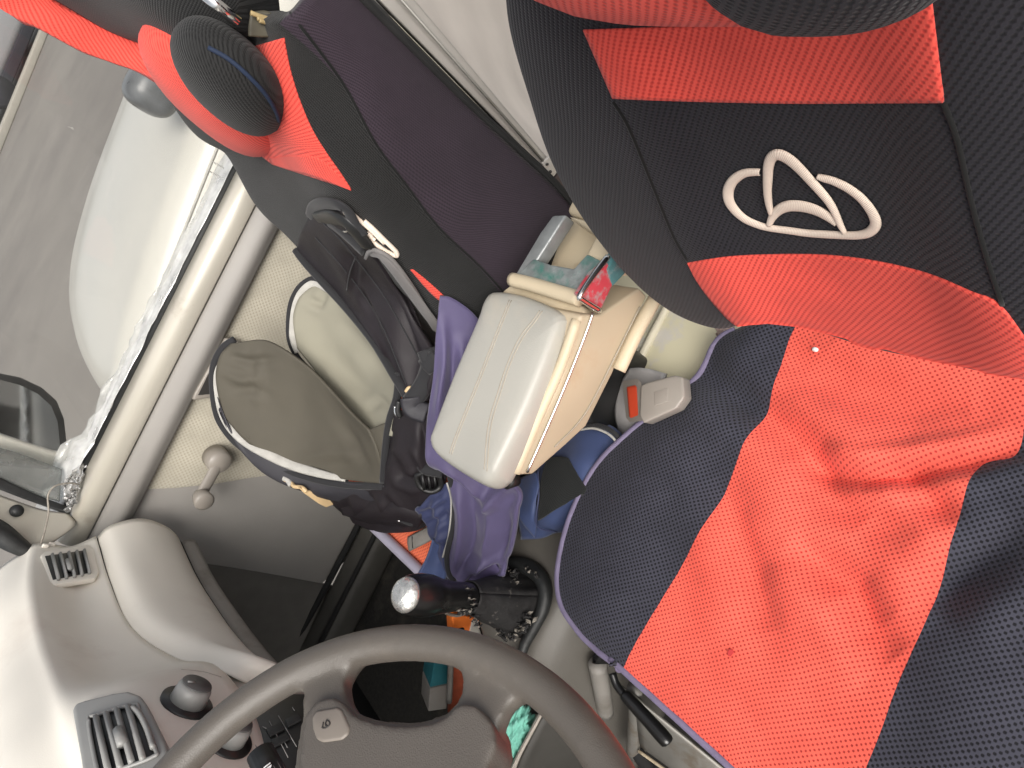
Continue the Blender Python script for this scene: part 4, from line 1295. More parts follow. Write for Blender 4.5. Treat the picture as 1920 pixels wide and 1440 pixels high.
em1 = [(462, 302, 62), (390, 302, 72), (300, 312, 82), (215, 350, 98), (140, 420, 108), (100, 520, 114), (112, 630, 105), (180, 735, 88), (290, 830, 74), (420, 890, 66), (560, 930, 62), (800, 962, 66), (1000, 990, 68), (1200, 1003, 72), (1400, 1012, 74), (1560, 1012, 80), (1680, 985, 98), (1752, 920, 112), (1764, 850, 112), (1735, 770, 102), (1675, 675, 92), (1580, 570, 84), (1440, 470, 80), (1290, 400, 72), (1190, 372, 64), (1112, 348, 40)]
em2 = [(592, 770, 40), (562, 640, 68), (548, 500, 84), (552, 350, 98), (560, 230, 106), (590, 140, 112), (650, 98, 112), (720, 108, 112), (820, 168, 110), (930, 270, 100), (1040, 390, 92), (1150, 510, 86), (1240, 620, 78), (1310, 740, 66), (1370, 880, 56), (1425, 978, 30)]
em3 = [(562, 895, 52), (605, 800, 84), (680, 722, 106), (780, 682, 116), (900, 680, 116), (1020, 702, 110), (1130, 742, 100), (1230, 800, 82), (1330, 880, 46)]
emo = thing('emblem', '', '', (0, 0, 0)); del emo['label'], emo['category']
emo.parent = ds; emo.location = -Vector(ds.location)
for k, (e_, o_) in enumerate(((em1, .0008), (em2, .0014), (em3, .0011))):
    sheet('stitching', ribbon('s', e_, bbv, M_thread, emo, off=o_), M_thread, emo, .0006, flip=True)
# neck pad and headrest
npc = BP(1400, -20, .03)
def nrot(tx, tz): return Matrix.Rotation(tx, 3, 'X') @ Matrix.Rotation(tz, 3, 'Z')
blob('neck_pad', BP(1285, -405, .056) + Vector((0, 0, .0)), (.118, .050, .075), M_red_twill, ds, Matrix.Rotation(math.radians(14), 3, 'X') @ Matrix.Rotation(math.radians(-4), 3, 'Y'), p=2.8)
blob('neck_pad_centre', BP(1548, -495, .078), (.052, .045, .075), M_blk_twill, ds, Matrix.Rotation(math.radians(14), 3, 'X'), p=2.7)
if 0: tube('pad_trim', [BP(a, b, .074) for a, b in ((1690, -60), (1700, -20), (1702, 10), (1694, 40), (1680, 58))], .0035, mat('blue_trim', (.02, .05, .20), .7), ds, seg=8)
blob('headrest', (-.36, -.31, 1.03), (.15, .06, .10), M_blk_twill, ds, Matrix.Rotation(math.radians(12), 3, 'X'), p=2.8)
# frame under the seat
box('seat_box', (-.34, .05, .14), (.36, .36, .26), M_steel, ds, bevel=.02)
sheet('front_plate', surf([[X(1165, 1290, -.175), X(1290, 1390, -.255), X(1420, 1490, -.34)], [X(1190, 1345, -.175), X(1290, 1425, -.255), X(1400, 1520, -.34)], [X(1200, 1400, -.175), X(1280, 1460, -.255), X(1390, 1560, -.34)]], 6, 6), M_steel, ds, .004)
tube('frame_tube', [Z(1190, 1290, .27), Z(1192, 1340, .20), Z(1186, 1415, .11)], .0105, M_steel, ds, seg=14)
tube('frame_tube', [Z(1120, 1245, .27), Z(1128, 1290, .22), Z(1135, 1335, .16)], .013, M_greyplas, ds, seg=14)
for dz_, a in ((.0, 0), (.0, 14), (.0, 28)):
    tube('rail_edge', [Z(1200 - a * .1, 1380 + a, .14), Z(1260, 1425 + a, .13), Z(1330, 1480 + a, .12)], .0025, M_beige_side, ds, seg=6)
lv = tube('slide_lever', [Z(1148, 1262, .335), Z(1155, 1282, .332), Z(1166, 1298, .33), Z(1176, 1308, .328)], .0052, M_liftblk, ds, seg=12)
tube('grip', [Z(1172, 1303, .328), Z(1176, 1308, .328), Z(1215, 1350, .325), Z(1248, 1387, .322), Z(1254, 1394, .321)], [.0060, .0080, .0088, .0090, .0055], M_liftblk, lv, seg=16)
tube('rail_end', [Z(1190, 1405, .12), Z(1215, 1440, .10), Z(1240, 1480, .08)], .011, M_void, ds, seg=8)
# crumb and petal lying on the cushion
h = drop(cbv2, 1530, 656, .002)
single(blob('crumb', h, (.0036, .0026, .0022), M_crumb, None, p=2.2, seg=14, rings=10, base=h), 'tiny white crumb on the red cushion of the driver seat', 'crumb')
h = drop(cbv2, 1371, 1224, .001)
pet = poly('petal', [drop(cbv2, a, b, .0014) for a, b in ((1366, 1221), (1369, 1217), (1376, 1219), (1377, 1224), (1371, 1231), (1366, 1229))], (0, 0, .0008), mat('dark_red', (.50, .035, .035), .6), None, base=h)
single(pet, 'small dark red petal on the front of the driver seat cushion', 'petal')

# ================================================================== passenger seat
ps = thing('car_seat', 'passenger seat in red and black cover with a backpack leaning on it', 'car seat', (.30, -.05, 0), 'front seats in red and black covers')
rowsP = [
    [(600, -40, .092), (570, -10, .088), (543, 20, .09), (520, 20, .125), (480, 30, .22), (410, 90, .34), (330, 140, .45), (320, 135, .48)],
    [(725, 80, .092), (690, 105, .086), (640, 150, .09), (558, 178, .125), (505, 195, .22), (440, 220, .36), (385, 232, .47), (380, 210, .50)],
    [(850, 197, .092), (780, 225, .084), (705, 266, .088), (604, 270, .125), (545, 275, .24), (490, 275, .37), (445, 275, .485), (450, 250, .51)],
    [(952, 292, .092), (890, 345, .084), (822, 424, .088), (659, 354, .125), (605, 365, .25), (550, 375, .37), (502, 374, .49), (500, 350, .51)],
    [(1062, 392, .092), (985, 440, .084), (895, 500, .088), (775, 500, .125), (690, 470, .26), (620, 460, .37), (558, 430, .48), (550, 410, .50)],
    [(1085, 450, .092), (1020, 520, .084), (962, 585, .088), (900, 640, .125), (800, 600, .26), (700, 560, .37), (620, 500, .46), (610, 470, .49)],
    [(1110, 520, .092), (1060, 600, .084), (1010, 660, .088), (960, 700, .125), (880, 680, .26), (760, 640, .37), (690, 590, .45), (680, 560, .48)],
]
GP = surf([[X(*p) for p in r] for r in rowsP], 10, 10)
zoneP = lambda i, j: 0 if j < 20 else 1
sheet('backrest', GP, [M_side, M_blk_rib], ps, .02, midx=zoneP)
backr = [o for o in bpy.data.objects if o.name.startswith('backrest') and o.parent == ps][0]
pbv2 = bvh_of(backr)
seam('side_seam', pbv2, [(545, 25), (640, 152), (702, 266), (760, 345), (822, 426), (900, 500), (955, 560)], .0016, M_blk_rib, ps, off=.0006)
# rear skin of the backrest
sheet('rear_panel', surf([[X(602, -40, .095), X(640, -60, .095) , X(640, -60, .5)], [X(852, 197, .095), X(880, 185, .095), X(880, 185, .5)], [X(1063, 392, .095), X(1075, 380, .095), X(1075, 380, .5)], [X(1100, 520, .095), X(1120, 510, .095), X(1120, 510, .5)]], 5, 5), M_void, ps, .01)
panel('red_panel', pbv2, [(468, 90), (478, 150), (500, 200), (485, 245), (468, 258), (490, 290), (512, 308)],
      [(533, 70), (545, 130), (562, 185), (585, 240), (612, 285), (640, 325), (659, 355)], M_red_twill, ps, 24, 50)
panel('red_panel_tip', pbv2, [(512, 307), (545, 318), (590, 330), (659, 356)], [(505, 296), (548, 290), (600, 296), (654, 347)], M_red_twill, ps, 10, 30, off=.0016)
panel('lower_red_edge', pbv2, [(775, 505), (800, 525), (830, 552), (838, 562)], [(770, 505), (795, 535), (818, 558), (832, 566)], M_red_twill, ps, 6, 20)
# emblem on the passenger backrest, seen nearly edge on
def tube_on(name, pix, r, par, off=.002):
    return seam(name, pbv2, pix, r, M_thread, par, off=off)
emp = thing('emblem', '', '', (0, 0, 0)); del emp['label'], emp['category']
emp.parent = ps; emp.location = -Vector(ps.location)
tube_on('stitching', [(648, 392), (654, 404), (668, 416), (690, 440), (715, 462), (735, 474), (745, 477), (742, 468), (722, 448), (700, 426), (684, 412)], .0030, emp)
tube_on('stitching', [(650, 390), (664, 400), (682, 416), (700, 432), (722, 454)], .0026, emp)
tube_on('stitching', [(690, 434), (696, 438), (700, 444), (705, 448)], .0026, emp)
# neck pad: black oval front with blue trim, red outer half, and headrest above
def pxr(p0, p1): return (Vector(p0) - Vector(p1)).length
v = (X(520, 235, .14) - X(335, 75, .19)); vl = v.length / 2; v.normalize()
ctr = (X(520, 235, .14) + X(335, 75, .19)) / 2 + Vector((0, -.004, 0))
nx = Vector((0, 1, .1)).normalized(); b_ = v.cross(nx).normalized(); nx = b_.cross(v)
Rn = Matrix((v, nx, b_)).transposed()
blob('neck_pad_front', ctr, (vl * 1.04, .036, .075), M_blk_rib, ps, Rn, p=2.2)
blob('neck_pad', X(402, 172, .28), (.082, .040, .098), M_red_twill, ps, Rn, p=2.4)
npv = bvh_of([o for o in bpy.data.objects if o.name.startswith('neck_pad_front')][0])
seam('pad_trim', npv, [(392, 90), (430, 112), (468, 145), (498, 178), (516, 208), (522, 226)], .0022, M_darkblue, ps, off=.001)
sheet('headrest', surf([[X(-120, -180, .45), X(60, -160, .34), X(250, -140, .2), X(400, -130, .10)],
                        [X(-60, -70, .46), X(110, -60, .36), X(260, -60, .2), X(430, -60, .10)],
                        [X(90, -6, .455), X(180, 10, .36), X(280, 5, .2), X(450, 0, .11)],
                        [X(200, 57, .44), X(260, 70, .36), X(320, 70, .22), X(430, 60, .13)],
                        [X(290, 92, .42), X(320, 94, .36), X(350, 95, .24), X(430, 90, .14)]], 8, 8), M_blk_rib, ps, .06)
sheet('headrest_border', surf([[X(-140, -120, .47), X(-100, -150, .465), X(-60, -170, .458)],
                               [X(-10, 8, .475), X(30, -15, .468), X(78, -14, .458)],
                               [X(60, 45, .465), X(110, 35, .46), X(170, 40, .45)],
                               [X(150, 93, .455), X(190, 80, .45), X(240, 72, .435)],
                               [X(212, 117, .442), X(252, 106, .43), X(290, 90, .405)],
                               [X(262, 132, .42), X(292, 120, .405), X(322, 100, .37)],
                               [X(300, 137, .38), X(315, 128, .37), X(332, 108, .345)]], 8, 8), M_red_twill, ps, .018)
tube('headrest_rod', [X(372, -22, .10), X(446, 42, .10)], .0055, M_chrome, ps, seg=16, spline=0)
sheet('gold_patch', surf([[X(470, 22, .115), X(500, 20, .112), X(520, 35, .108)], [X(466, 50, .115), X(496, 48, .112), X(524, 52, .108)], [X(466, 68, .115), X(500, 70, .112), X(528, 66, .108)]], 5, 5), mat('olive_patch', (.055, .048, .03), .6, var=.3, vscale=60), ps, .003)
for pix in (((470, 24), (486, 30), (505, 36)), ((486, 38), (505, 44), (522, 50)), ((482, 34), (494, 36), (503, 40))):
    tube('gold_embroidery', [X(a, b, .1085) for a, b in pix], .0022, M_gold, ps, seg=8)
# cushion
rowsPC = [[Z(700, 560, .40), Z(560, 480, .40), Z(470, 430, .39)]]
pcx = [.09, .17, .28, .40, .49]
rowsPC = [[Vector((x_, y_, .40 - (.012 if y_ > .30 else 0) - (.01 if x_ in (.09, .49) else 0))) for x_ in pcx] for y_ in (-.10, .0, .1, .2, .28, .322)]
GPC = surf(rowsPC, 8, 10)
zonePC = lambda i, j: 1 if 5 <= j < 32 else 0
sheet('cushion', GPC, [M_blk_mesh, M_lit_red_mesh], ps, .05, midx=zonePC, flip=True)
tube('piping', [Vector((x_, .325, .396)) for x_ in (.08, .17, .28, .40, .49)], .0090, mat('pale_lilac', (.36, .34, .42), .8), ps, seg=10)
box('seat_box', (.29, .08, .17), (.34, .38, .32), M_void, ps, bevel=.02)

# ================================================================== partition behind the seats
prt = thing('cargo_partition', 'silver sheet metal partition with dull steel post behind the front seats', 'partition', (.2, -.32, 0))
pq = [X(690, -20, .12), X(762, -20, .12), X(1046, 318, .12), X(1034, 334, .12), X(1012, 310, .12)]
poly('post', pq, (.03, -.01, 0), M_alu, prt, bevel=.003)
tube('post_edge', [X(735, -20, .115), X(1036, 322, .115)], .0018, M_steel, prt, seg=6, spline=0)
br = poly('bracket', [X(a, b, .113) for a, b in ((1016, 306), (1040, 284), (1054, 310), (1034, 338))], (.004, 0, 0), M_alu, prt, bevel=.001)
for a, b in ((1026, 308), (1032, 322), (1040, 300), (1048, 316)):
    tube('rivet', [X(a, b, .112), X(a, b, .110)], [.0022, .0012], M_print, br, seg=8, spline=0)
poly('lower_post', [X(a, b, .118) for a, b in ((1034, 340), (1052, 322), (1082, 380), (1062, 396))], (.03, 0, 0), mat('brown_rubber', (.05, .034, .03), .5), prt, bevel=.002)
Gs = surf([[X(700, -60, .16), X(820, -60, .30), X(960, -60, .5), X(1100, -60, .8)],
           [X(800, 55, .16), X(880, 60, .30), X(980, 60, .5), X(1100, 60, .8)],
           [X(900, 170, .16), X(950, 180, .28), X(1020, 180, .45), X(1120, 180, .7)],
           [X(1000, 285, .16), X(1040, 280, .24), X(1080, 285, .35), X(1150, 300, .5)],
           [X(1040, 335, .16), X(1080, 360, .2), X(1120, 370, .28), X(1180, 400, .4)]], 14, 14)
Gs[:, :, 1] += .003 * np.sin(Gs[:, :, 0] * 13 + Gs[:, :, 2] * 9) + .0012 * np.sin(Gs[:, :, 0] * 31 - Gs[:, :, 2] * 27 + 1)
sheet('silver_sheet', Gs, M_foil, prt, .004)

# ================================================================== backpack on the passenger seat
bag = thing('backpack', 'black backpack lying open with beige and brown linings on the passenger seat', 'backpack', X(680, 760, .28))
def to_px(G):
    D = G - np.array(CAM)
    z = D @ np.array(AX_V)
    u = D @ np.array(AX_U) / z * FPX
    v = D @ np.array(AX_Y) / z * FPX
    return np.stack([960 + u * EU.x + v * EF.x, 720 + u * EU.y + v * EF.y, 0 * u], -1)
def patch(name, rows, m, par, th=.004, n=8, puff=0, wob=0, flip=None, k=(60, 80), folds=()):
    G = surf([[X(*p) for p in r] for r in rows], n, n)
    N = gnormals(G)
    mid = G[G.shape[0] // 2, G.shape[1] // 2]
    fl = np.dot(N[G.shape[0] // 2, G.shape[1] // 2], np.array(CAM) - mid) < 0
    if fl: N = -N
    a = np.sin(np.linspace(0, math.pi, G.shape[0]))[:, None, None]
    b = np.sin(np.linspace(0, math.pi, G.shape[1]))[None, :, None]
    if puff: G = G + N * puff * a * b
    if wob:
        w_ = np.sin(G[..., 0] * k[0] + G[..., 2] * k[1] * .7 + 2 * np.sin(G[..., 1] * 35)) + .6 * np.sin(G[..., 1] * k[1] - G[..., 0] * k[0] * .5)
        G = G + N * (wob * w_[..., None]) * np.minimum(1, 3 * a * b)
    if folds:
        Pp = to_px(G)
        dz = 1.4 * fold_field(Pp, [([(a_, b_) for a_, b_ in L], d_, w_) for L, d_, w_ in folds])
        G = G + N * dz[..., None]
    return sheet(name, G, m, par, th, flip=bool(fl))
def on_seat(px, py, off):
    h = drop(pbv2, px, py, 0)
    return h + (CAM - h).normalized() * off
def xof(px, py, off):
    return on_seat(px, py, off).x
patch('back_panel', [
    [(584, 400, xof(584, 400, .012)), (630, 392, xof(630, 392, .012)), (664, 432, xof(664, 432, .014)), (695, 474, xof(695, 474, .016)), (762, 568, .16), (822, 680, .092)],
    [(566, 432, xof(566, 432, .025)), (615, 440, xof(615, 440, .035)), (662, 485, .24), (712, 540, .23), (765, 640, .155), (808, 720, .10)],
    [(558, 455, .42), (596, 478, .37), (650, 535, .31), (705, 600, .25), (755, 690, .16), (795, 755, .11)],
    [(556, 470, .44), (586, 502, .40), (640, 562, .335), (692, 628, .25), (738, 700, .165), (776, 778, .118)]], M_nylon, bag, .012, n=12, puff=.010, wob=.0010,
    folds=[([(668, 505), (712, 575), (752, 670), (770, 740)], .006, 9), ([(700, 500), (750, 590), (790, 690)], -.007, 9), ([(640, 470), (668, 500), (660, 560)], -.0035, 5), ([(600, 440), (640, 500), (690, 590)], .003, 10)])
bkp = bvh_of([o for o in bpy.data.objects if o.name.startswith('back_panel')][0])
for pix in (((668, 480), (656, 510), (650, 545)), ((600, 412), (640, 450), (680, 500), (730, 570), (790, 680)), ((592, 445), (650, 510), (712, 600), (762, 720))):
    seam('stitch_line', bkp, pix, .0011, M_zip, bag, off=.0004)
patch('rear_lining', [
    [(588, 532, .435), (640, 560, .365), (695, 628, .275), (742, 695, .18)],
    [(560, 560, .45), (615, 605, .385), (680, 675, .29), (748, 735, .17)],
    [(549, 600, .455), (606, 660, .39), (672, 730, .295), (745, 768, .165)],
    [(556, 652, .45), (605, 715, .38), (664, 800, .285), (735, 818, .175)]], M_lining, bag, .004, n=12, puff=-.012, wob=.0006,
    folds=[([(575, 560), (600, 570), (612, 545)], -.004, 7), ([(640, 600), (690, 660), (735, 730)], -.005, 12), ([(600, 680), (650, 730), (700, 770)], .004, 12), ([(690, 770), (715, 750), (735, 770)], -.003, 7)])
patch('front_lining', [
    [(432, 644, .505), (500, 640, .445), (578, 690, .37), (645, 762, .28), (690, 806, .22)],
    [(412, 668, .512), (480, 690, .455), (570, 740, .375), (655, 800, .28), (705, 840, .205)],
    [(404, 710, .515), (470, 755, .46), (565, 805, .38), (655, 850, .28), (714, 872, .20)],
    [(418, 780, .51), (472, 836, .455), (562, 878, .38), (640, 898, .30), (716, 907, .20)]], M_lining2, bag, .004, n=12, puff=-.010, wob=.0008,
    folds=[([(430, 668), (465, 678), (520, 672)], -.004, 7), ([(418, 700), (455, 712), (500, 705)], .004, 8), ([(428, 735), (470, 730), (505, 740)], -.003, 7), ([(480, 650), (488, 700), (484, 780)], .002, 6),
           ([(560, 860), (620, 850), (690, 850)], .003, 12), ([(640, 790), (670, 840), (690, 880)], -.004, 9)])
patch('front_face', [
    [(408, 745, .512), (432, 800, .50), (470, 838, .455), (560, 884, .38), (640, 904, .30), (718, 911, .20)],
    [(424, 800, .505), (455, 845, .47), (500, 885, .43), (565, 912, .375), (645, 925, .30), (735, 930, .19)],
    [(440, 828, .50), (470, 862, .465), (520, 898, .42), (575, 925, .37), (650, 945, .31), (745, 955, .19)]], M_nylon2, bag, .006, puff=.004)
patch('side_body', [
    [(740, 770, .165), (728, 830, .185), (718, 890, .20), (716, 915, .20), (660, 915, .28), (590, 905, .36)],
    [(778, 775, .118), (768, 850, .13), (755, 910, .16), (735, 945, .19), (672, 945, .28), (606, 925, .36)],
    [(806, 780, .10), (806, 850, .105), (795, 915, .125), (765, 965, .17), (690, 968, .285), (622, 945, .36)],
    [(835, 800, .09), (840, 870, .09), (825, 940, .11), (790, 992, .16), (700, 996, .285), (640, 962, .36)]], M_nylon, bag, .008, n=12, puff=.008, wob=.0016, k=(90, 95),
    folds=[([(742, 855), (752, 895), (775, 905), (812, 890)], -.006, 7), ([(752, 800), (745, 840), (748, 870)], .004, 9), ([(688, 930), (700, 955), (702, 992)], -.006, 8),
           ([(660, 930), (668, 955), (666, 985)], .005, 8), ([(770, 840), (790, 870), (800, 905)], .004, 7), ([(718, 930), (742, 960), (775, 980)], -.004, 6), ([(790, 790), (800, 850)], -.004, 6)])
patch('gusset', [
    [(690, 806, .225), (705, 845, .21), (716, 905, .205)],
    [(705, 800, .205), (718, 840, .195), (722, 900, .20)],
    [(735, 790, .18), (735, 830, .185), (728, 905, .195)]], M_lining2, bag, .004)
patch('front_pocket_roll', [[(640, 936, .34), (690, 925, .26), (745, 930, .18), (790, 960, .13)], [(636, 950, .345), (690, 952, .265), (745, 958, .18), (788, 975, .13)], [(642, 966, .34), (692, 980, .27), (745, 985, .185), (785, 990, .14)]], M_nylon, bag, .014, puff=.010, wob=.002)
def strip(name, pts, r, m, ratio=.35, par=bag, seg=8, nv=None):
    P = [X(*p) for p in pts]
    n = nv or (CAM - P[len(P) // 2]).normalized()
    return tube(name, P, r, m, par, seg=seg, flat=(*n, ratio))
strip('binding', [(645, 560, .362), (610, 538, .41), (588, 531, .434), (566, 548, .448), (553, 578, .456), (549, 615, .456), (552, 640, .453), (560, 660, .449)], .0068, M_binding)
strip('zip', [(640, 552, .366), (606, 528, .414), (584, 523, .438), (560, 540, .452), (545, 572, .46), (541, 615, .46), (545, 645, .458), (560, 672, .449), (590, 705, .41)], .0045, M_zip, .6)
strip('binding', [(700, 632, .262), (726, 662, .21), (746, 690, .172), (758, 715, .15), (772, 750, .13)], [.003, .006, .006, .003, .0016], M_binding)
strip('zip', [(554, 468, .44), (572, 492, .415), (604, 528, .37), (650, 578, .32), (700, 640, .24), (740, 705, .162), (762, 742, .135), (778, 780, .116)], .0062, M_zip, .6)
strip('zip', [(748, 700, .158), (744, 745, .162), (730, 790, .182), (722, 850, .192), (718, 905, .20)], .0055, M_zip, .6)
strip('binding', [(424, 655, .512), (409, 685, .517), (405, 715, .517), (412, 760, .514), (428, 795, .504), (456, 824, .474), (500, 850, .432), (548, 872, .392), (600, 888, .34), (648, 899, .295)], [.003, .004, .005, .006, .0075, .0085, .0090, .0085, .007, .004], M_binding)
strip('zip', [(440, 636, .505), (418, 652, .515), (402, 682, .521), (399, 715, .521), (404, 765, .518), (418, 800, .510), (450, 836, .480), (500, 864, .434), (550, 886, .390), (605, 902, .335), (660, 910, .28), (718, 912, .20)], .0060, M_zip, .6)
strip('inner_piping', [(440, 646, .505), (424, 668, .514), (417, 700, .514), (420, 740, .510), (436, 785, .498), (470, 820, .46)], .0035, M_lining2)
strip('zip', [(672, 922, .28), (700, 935, .25), (725, 958, .205), (750, 972, .175), (775, 982, .15)], .0050, M_zip, .5)
strip('zip_pull', [(734, 968, .195), (750, 976, .172)], .0030, M_chrome, .6)
def hs_(pts): return [on_seat(*p) for p in pts]
hn = Vector((-.2, .95, .3))
tube('grab_handle', hs_(((584, 410, .016), (590, 392, .020), (606, 383, .022), (632, 384, .020), (652, 396, .016), (664, 418, .016), (682, 440, .018))), .0095, M_zip, bag, seg=8, flat=(*hn, .3))
tube('grab_handle', hs_(((600, 412, .020), (628, 408, .026), (650, 418, .024), (672, 440, .022), (690, 462, .020))), .013, M_black, bag, seg=8, flat=(*hn, .35))
tube('grab_handle', hs_(((622, 418, .018), (642, 432, .020), (662, 448, .018), (684, 468, .018))), .016, M_zip, bag, seg=8, flat=(*hn, .4))
tube('strap_ring', hs_(((640, 430, .030), (648, 434, .030), (654, 432, .030))), .0018, M_chrome, bag, seg=8)
tube('shoulder_strap', hs_(((692, 476, .020), (712, 480, .020), (738, 505, .020), (768, 544, .022), (794, 580, .024), (812, 604, .026))) + hs_(((822, 622, .028),)), [.005, .008, .011, .012, .012, .012, .011], M_strap, bag, seg=8, flat=(*hn, .25))
tube('strap_edge', hs_(((686, 484, .024), (692, 472, .024), (708, 470, .022), (738, 490, .018), (775, 540, .016), (806, 590, .018))), .0026, M_strap, bag, seg=8)
strip('side_strap', [(800, 655, .105), (808, 680, .10), (800, 710, .11), (786, 735, .115), (770, 755, .12)], .013, M_zip, .3)
strip('side_strap', [(795, 690, .105), (820, 670, .09)], .012, M_zip, .3)
strip('lower_strap', [(770, 745, .118), (775, 765, .115), (800, 775, .10)], .014, M_nylon2, .25)
strip('cord_loop', [(762, 735, .13), (768, 728, .127), (774, 733, .124), (772, 742, .124)], .0035, M_tan, .8)
strip('zip_pull', [(748, 752, .148), (746, 770, .148), (750, 782, .146)], .004, M_black, .6)
strip('shiny_edge', [(741, 762, .155), (742, 775, .154), (750, 784, .15)], .0022, M_chrome, .6)
# buckle on the side
bkc = X(800, 903, .10)
bfr = tube('buckle', [X(782, 892, .115), X(800, 888, .105), (X(822, 890, .095)), X(826, 912, .095), X(808, 922, .10), X(788, 912, .112)], .0042, M_black, bag, closed=True, seg=8)
for a in (792, 803, 814):
    tube('buckle_bar', [X(a, 890, .105), X(a + 4, 918, .102)], .0026, M_black, bfr, seg=6, spline=0)
strip('buckle_strap', [(790, 870, .115), (800, 880, .105), (830, 885, .09)], .008, M_zip, .3)
# tan leather tag
poly('leather_tag', [X(a, b, .355) for a, b in ((558, 912), (572, 918), (600, 925), (628, 922), (638, 934), (630, 945), (612, 952), (598, 945), (570, 925))], (.004, 0, 0), M_tan, bag, bevel=.0018)
strip('tag_cord', [(534, 900, .40), (545, 904, .39), (552, 912, .375), (566, 914, .36), (575, 922, .352)], .0034, M_tan, 1)
strip('tag_knot', [(532, 896, .402), (540, 900, .395), (546, 910, .385)], .005, M_binding, 1)
# grey strap lying on the passenger cushion
tube('loose_strap', [Z(766, 1020, .411), Z(790, 1008, .413), Z(815, 994, .416)], .0125, M_greyplas, bag, seg=8, flat=(0, 0, 1, .2))
tube('strap_stitch', [Z(773, 1006, .4135), Z(774, 1028, .4135)], .0012, M_print, bag, seg=6)

# ================================================================== jackets
jk = thing('jacket', 'purple jacket with navy lining draped in front of the armrest box', 'jacket', X(880, 950, .04))
patch('outer_cloth', [
    [(826, 556, .086), (850, 560, .080), (890, 590, .070), (925, 640, .06)],
    [(818, 620, .088), (850, 640, .078), (890, 660, .062), (930, 700, .04)],
    [(812, 700, .088), (838, 720, .074), (880, 740, .052), (930, 770, .02)],
    [(800, 790, .092), (830, 800, .074), (880, 830, .042), (940, 850, .00)],
    [(800, 862, .092), (838, 862, .070), (890, 880, .038), (960, 890, -.02)],
    [(830, 895, .080), (868, 900, .058), (915, 912, .028), (968, 918, -.022)],
    [(848, 940, .078), (884, 950, .054), (925, 955, .026), (968, 965, -.020)],
    [(846, 1000, .080), (880, 1015, .058), (918, 1010, .032), (958, 1018, -.010)],
    [(836, 1060, .080), (862, 1075, .062), (900, 1062, .045), (945, 1055, .008)],
    [(852, 1085, .076), (868, 1096, .062), (905, 1092, .046), (940, 1078, .012)]], M_purple, jk, .006, n=10, puff=.006, wob=.0018, k=(70, 48),
    folds=[([(800, 858), (850, 880), (890, 912), (925, 945), (930, 965)], .010, 14), ([(812, 888), (860, 905), (890, 940)], -.009, 12), ([(960, 905), (930, 930), (915, 955)], .008, 10),
           ([(915, 955), (925, 1000), (905, 1065)], .008, 13), ([(880, 950), (885, 1010), (872, 1080)], -.008, 10), ([(858, 905), (866, 980), (852, 1070)], .005, 8),
           ([(868, 1090), (882, 1062), (925, 1052)], .009, 7), ([(885, 1092), (905, 1076), (935, 1066)], -.012, 10), ([(945, 960), (940, 1010), (935, 1050)], -.007, 9),
           ([(850, 660), (846, 740), (838, 830)], -.007, 9), ([(868, 640), (862, 730), (848, 800)], .005, 9), ([(830, 600), (834, 690), (818, 790)], .004, 8)])
patch('lining_front', [
    [(840, 905, .085), (828, 912, .095), (806, 930, .11), (778, 958, .135)],
    [(848, 950, .082), (832, 955, .092), (812, 965, .11), (794, 978, .13)],
    [(850, 1005, .080), (834, 1005, .09), (820, 1005, .105), (806, 1010, .12)],
    [(842, 1062, .080), (830, 1050, .09), (822, 1040, .10), (812, 1040, .112)],
    [(856, 1088, .076), (842, 1086, .082), (836, 1080, .09), (830, 1072, .10)]], M_navy, jk, .004, n=9, wob=.0010, k=(90, 70),
    folds=[([(782, 952), (812, 945), (840, 930)], .005, 6), ([(800, 985), (824, 975), (846, 960)], -.005, 7), ([(806, 1000), (828, 1010), (846, 1002)], .004, 7), ([(812, 930), (826, 985), (830, 1040)], .005, 6)])
strip('zip', [(842, 890, .080), (852, 930, .078), (850, 985, .078), (838, 1040, .078), (842, 1075, .074), (852, 1090, .072)], .0038, M_zip, .6, par=jk)
strip('hem_piping', [(838, 905, .084), (846, 940, .082), (842, 1000, .082), (830, 1045, .083)], .0014, M_binding, 1, par=jk)
patch('sleeve', [
    [(828, 600, .092), (822, 640, .094), (812, 720, .096), (802, 800, .098)],
    [(848, 680, .083), (846, 720, .083), (836, 770, .084), (822, 815, .088)],
    [(862, 740, .076), (858, 770, .076), (846, 800, .078), (838, 835, .08)]], M_navy, jk, .006, n=7, wob=.002)
patch('skirt_fold', [
    [(870, 1094, .070), (884, 1072, .062), (905, 1058, .052), (925, 1052, .036)],
    [(868, 1098, .062), (892, 1084, .052), (912, 1072, .042), (932, 1064, .026)],
    [(866, 1100, .058), (895, 1098, .048), (920, 1092, .036), (942, 1076, .012)]], M_navy if False else mat('purple_shade_cloth', (.11, .088, .19), .65, var=.06), jk, .005, n=7, wob=.001)
patch('light_blue_hem', [
    [(812, 1012, .105), (802, 1045, .108), (784, 1078, .115)],
    [(826, 1025, .10), (820, 1055, .102), (808, 1084, .108)],
    [(840, 1050, .085), (838, 1072, .085), (832, 1090, .09)]], M_blue, jk, .004, n=6, wob=.001)
bb2 = thing('blue_bag', 'blue cloth bag with black net panel and arched zip beside the driver cushion', 'bag', Z(1070, 900, .36))
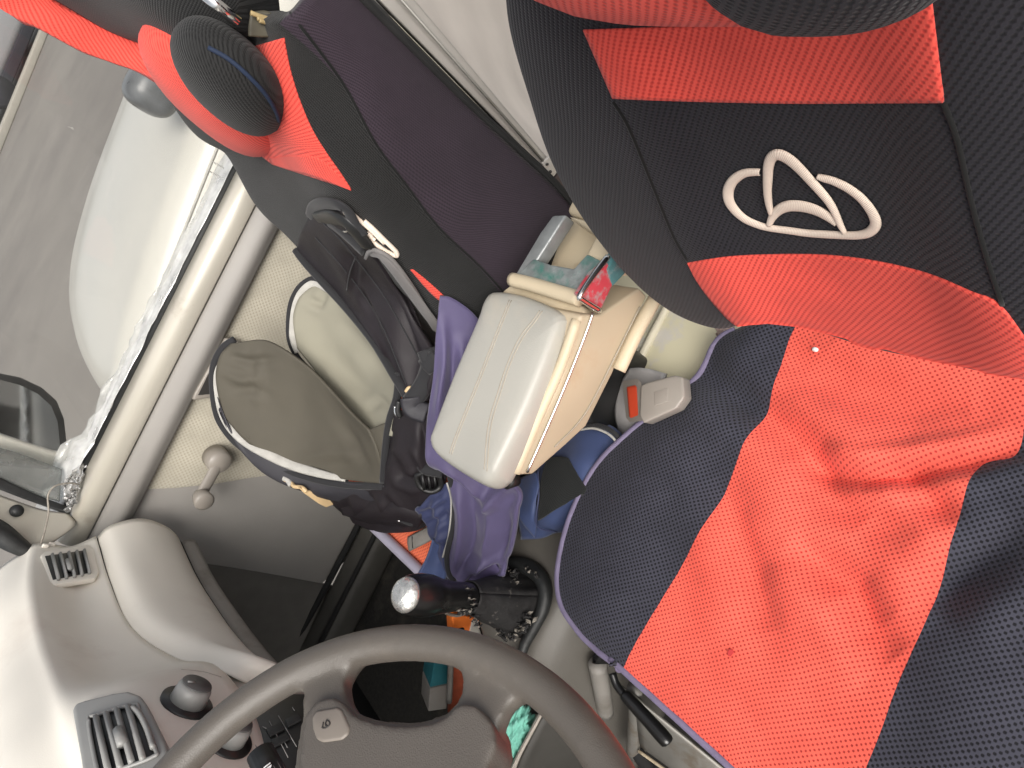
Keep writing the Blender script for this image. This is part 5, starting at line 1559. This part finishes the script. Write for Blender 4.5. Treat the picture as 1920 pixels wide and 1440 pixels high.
def zpatch(name, rows, m, par, th=.004, n=7, wob=0, puff=0):
    G = surf([[Z(*p) for p in r] for r in rows], n, n)
    G[..., 2] += wob * (np.sin(G[..., 0] * 80 + G[..., 1] * 60) + .7 * np.sin(G[..., 1] * 130 - G[..., 0] * 40))
    return sheet(name, G, m, par, th, flip=bool(gnormals(G)[G.shape[0] // 2, G.shape[1] // 2][2] < 0))
zpatch('cloth', [
    [(1060, 760, .36), (1110, 785, .375), (1150, 800, .375), (1185, 830, .35)],
    [(1020, 840, .37), (1075, 850, .392), (1125, 860, .392), (1165, 885, .36)],
    [(985, 900, .375), (1035, 915, .395), (1090, 930, .395), (1130, 945, .36)],
    [(970, 960, .365), (1015, 970, .378), (1060, 975, .378), (1100, 985, .35)],
    [(975, 1012, .345), (1010, 1010, .352), (1045, 1000, .352), (1085, 1000, .33)]], M_blue, bb2, .01, wob=.0016)
zpatch('net_panel', [
    [(1025, 858, .398), (1050, 856, .402), (1064, 858, .402)],
    [(1014, 900, .402), (1050, 905, .405), (1085, 895, .404)],
    [(1010, 950, .398), (1040, 948, .402), (1098, 918, .402)],
    [(1008, 976, .394), (1030, 962, .400), (1085, 930, .402)]], M_blkmesh2, bb2, .003)
zpatch('flap', [
    [(960, 905, .40), (985, 890, .405), (1005, 885, .405)],
    [(965, 940, .402), (990, 930, .408), (1012, 912, .408)],
    [(975, 975, .395), (995, 960, .402), (1005, 942, .404)],
    [(1000, 1008, .372), (1005, 985, .385), (1008, 962, .395)]], M_blue, bb2, .003, wob=.0018)
tube('zip', [Z(1092, 800, .398), Z(1115, 797, .400), Z(1140, 804, .40), Z(1158, 818, .396), Z(1168, 836, .385)], .0032, M_zip, bb2, seg=8)
tube('zip_edge', [Z(1086, 806, .398), Z(1112, 803, .401), Z(1136, 811, .40), Z(1152, 824, .398), Z(1160, 842, .388)], .0018, M_binding, bb2, seg=8)
tube('seam', [Z(1008, 880, .404), Z(1010, 930, .408), Z(1006, 985, .39), Z(1045, 998, .36)], .0012, M_navy, bb2, seg=6)
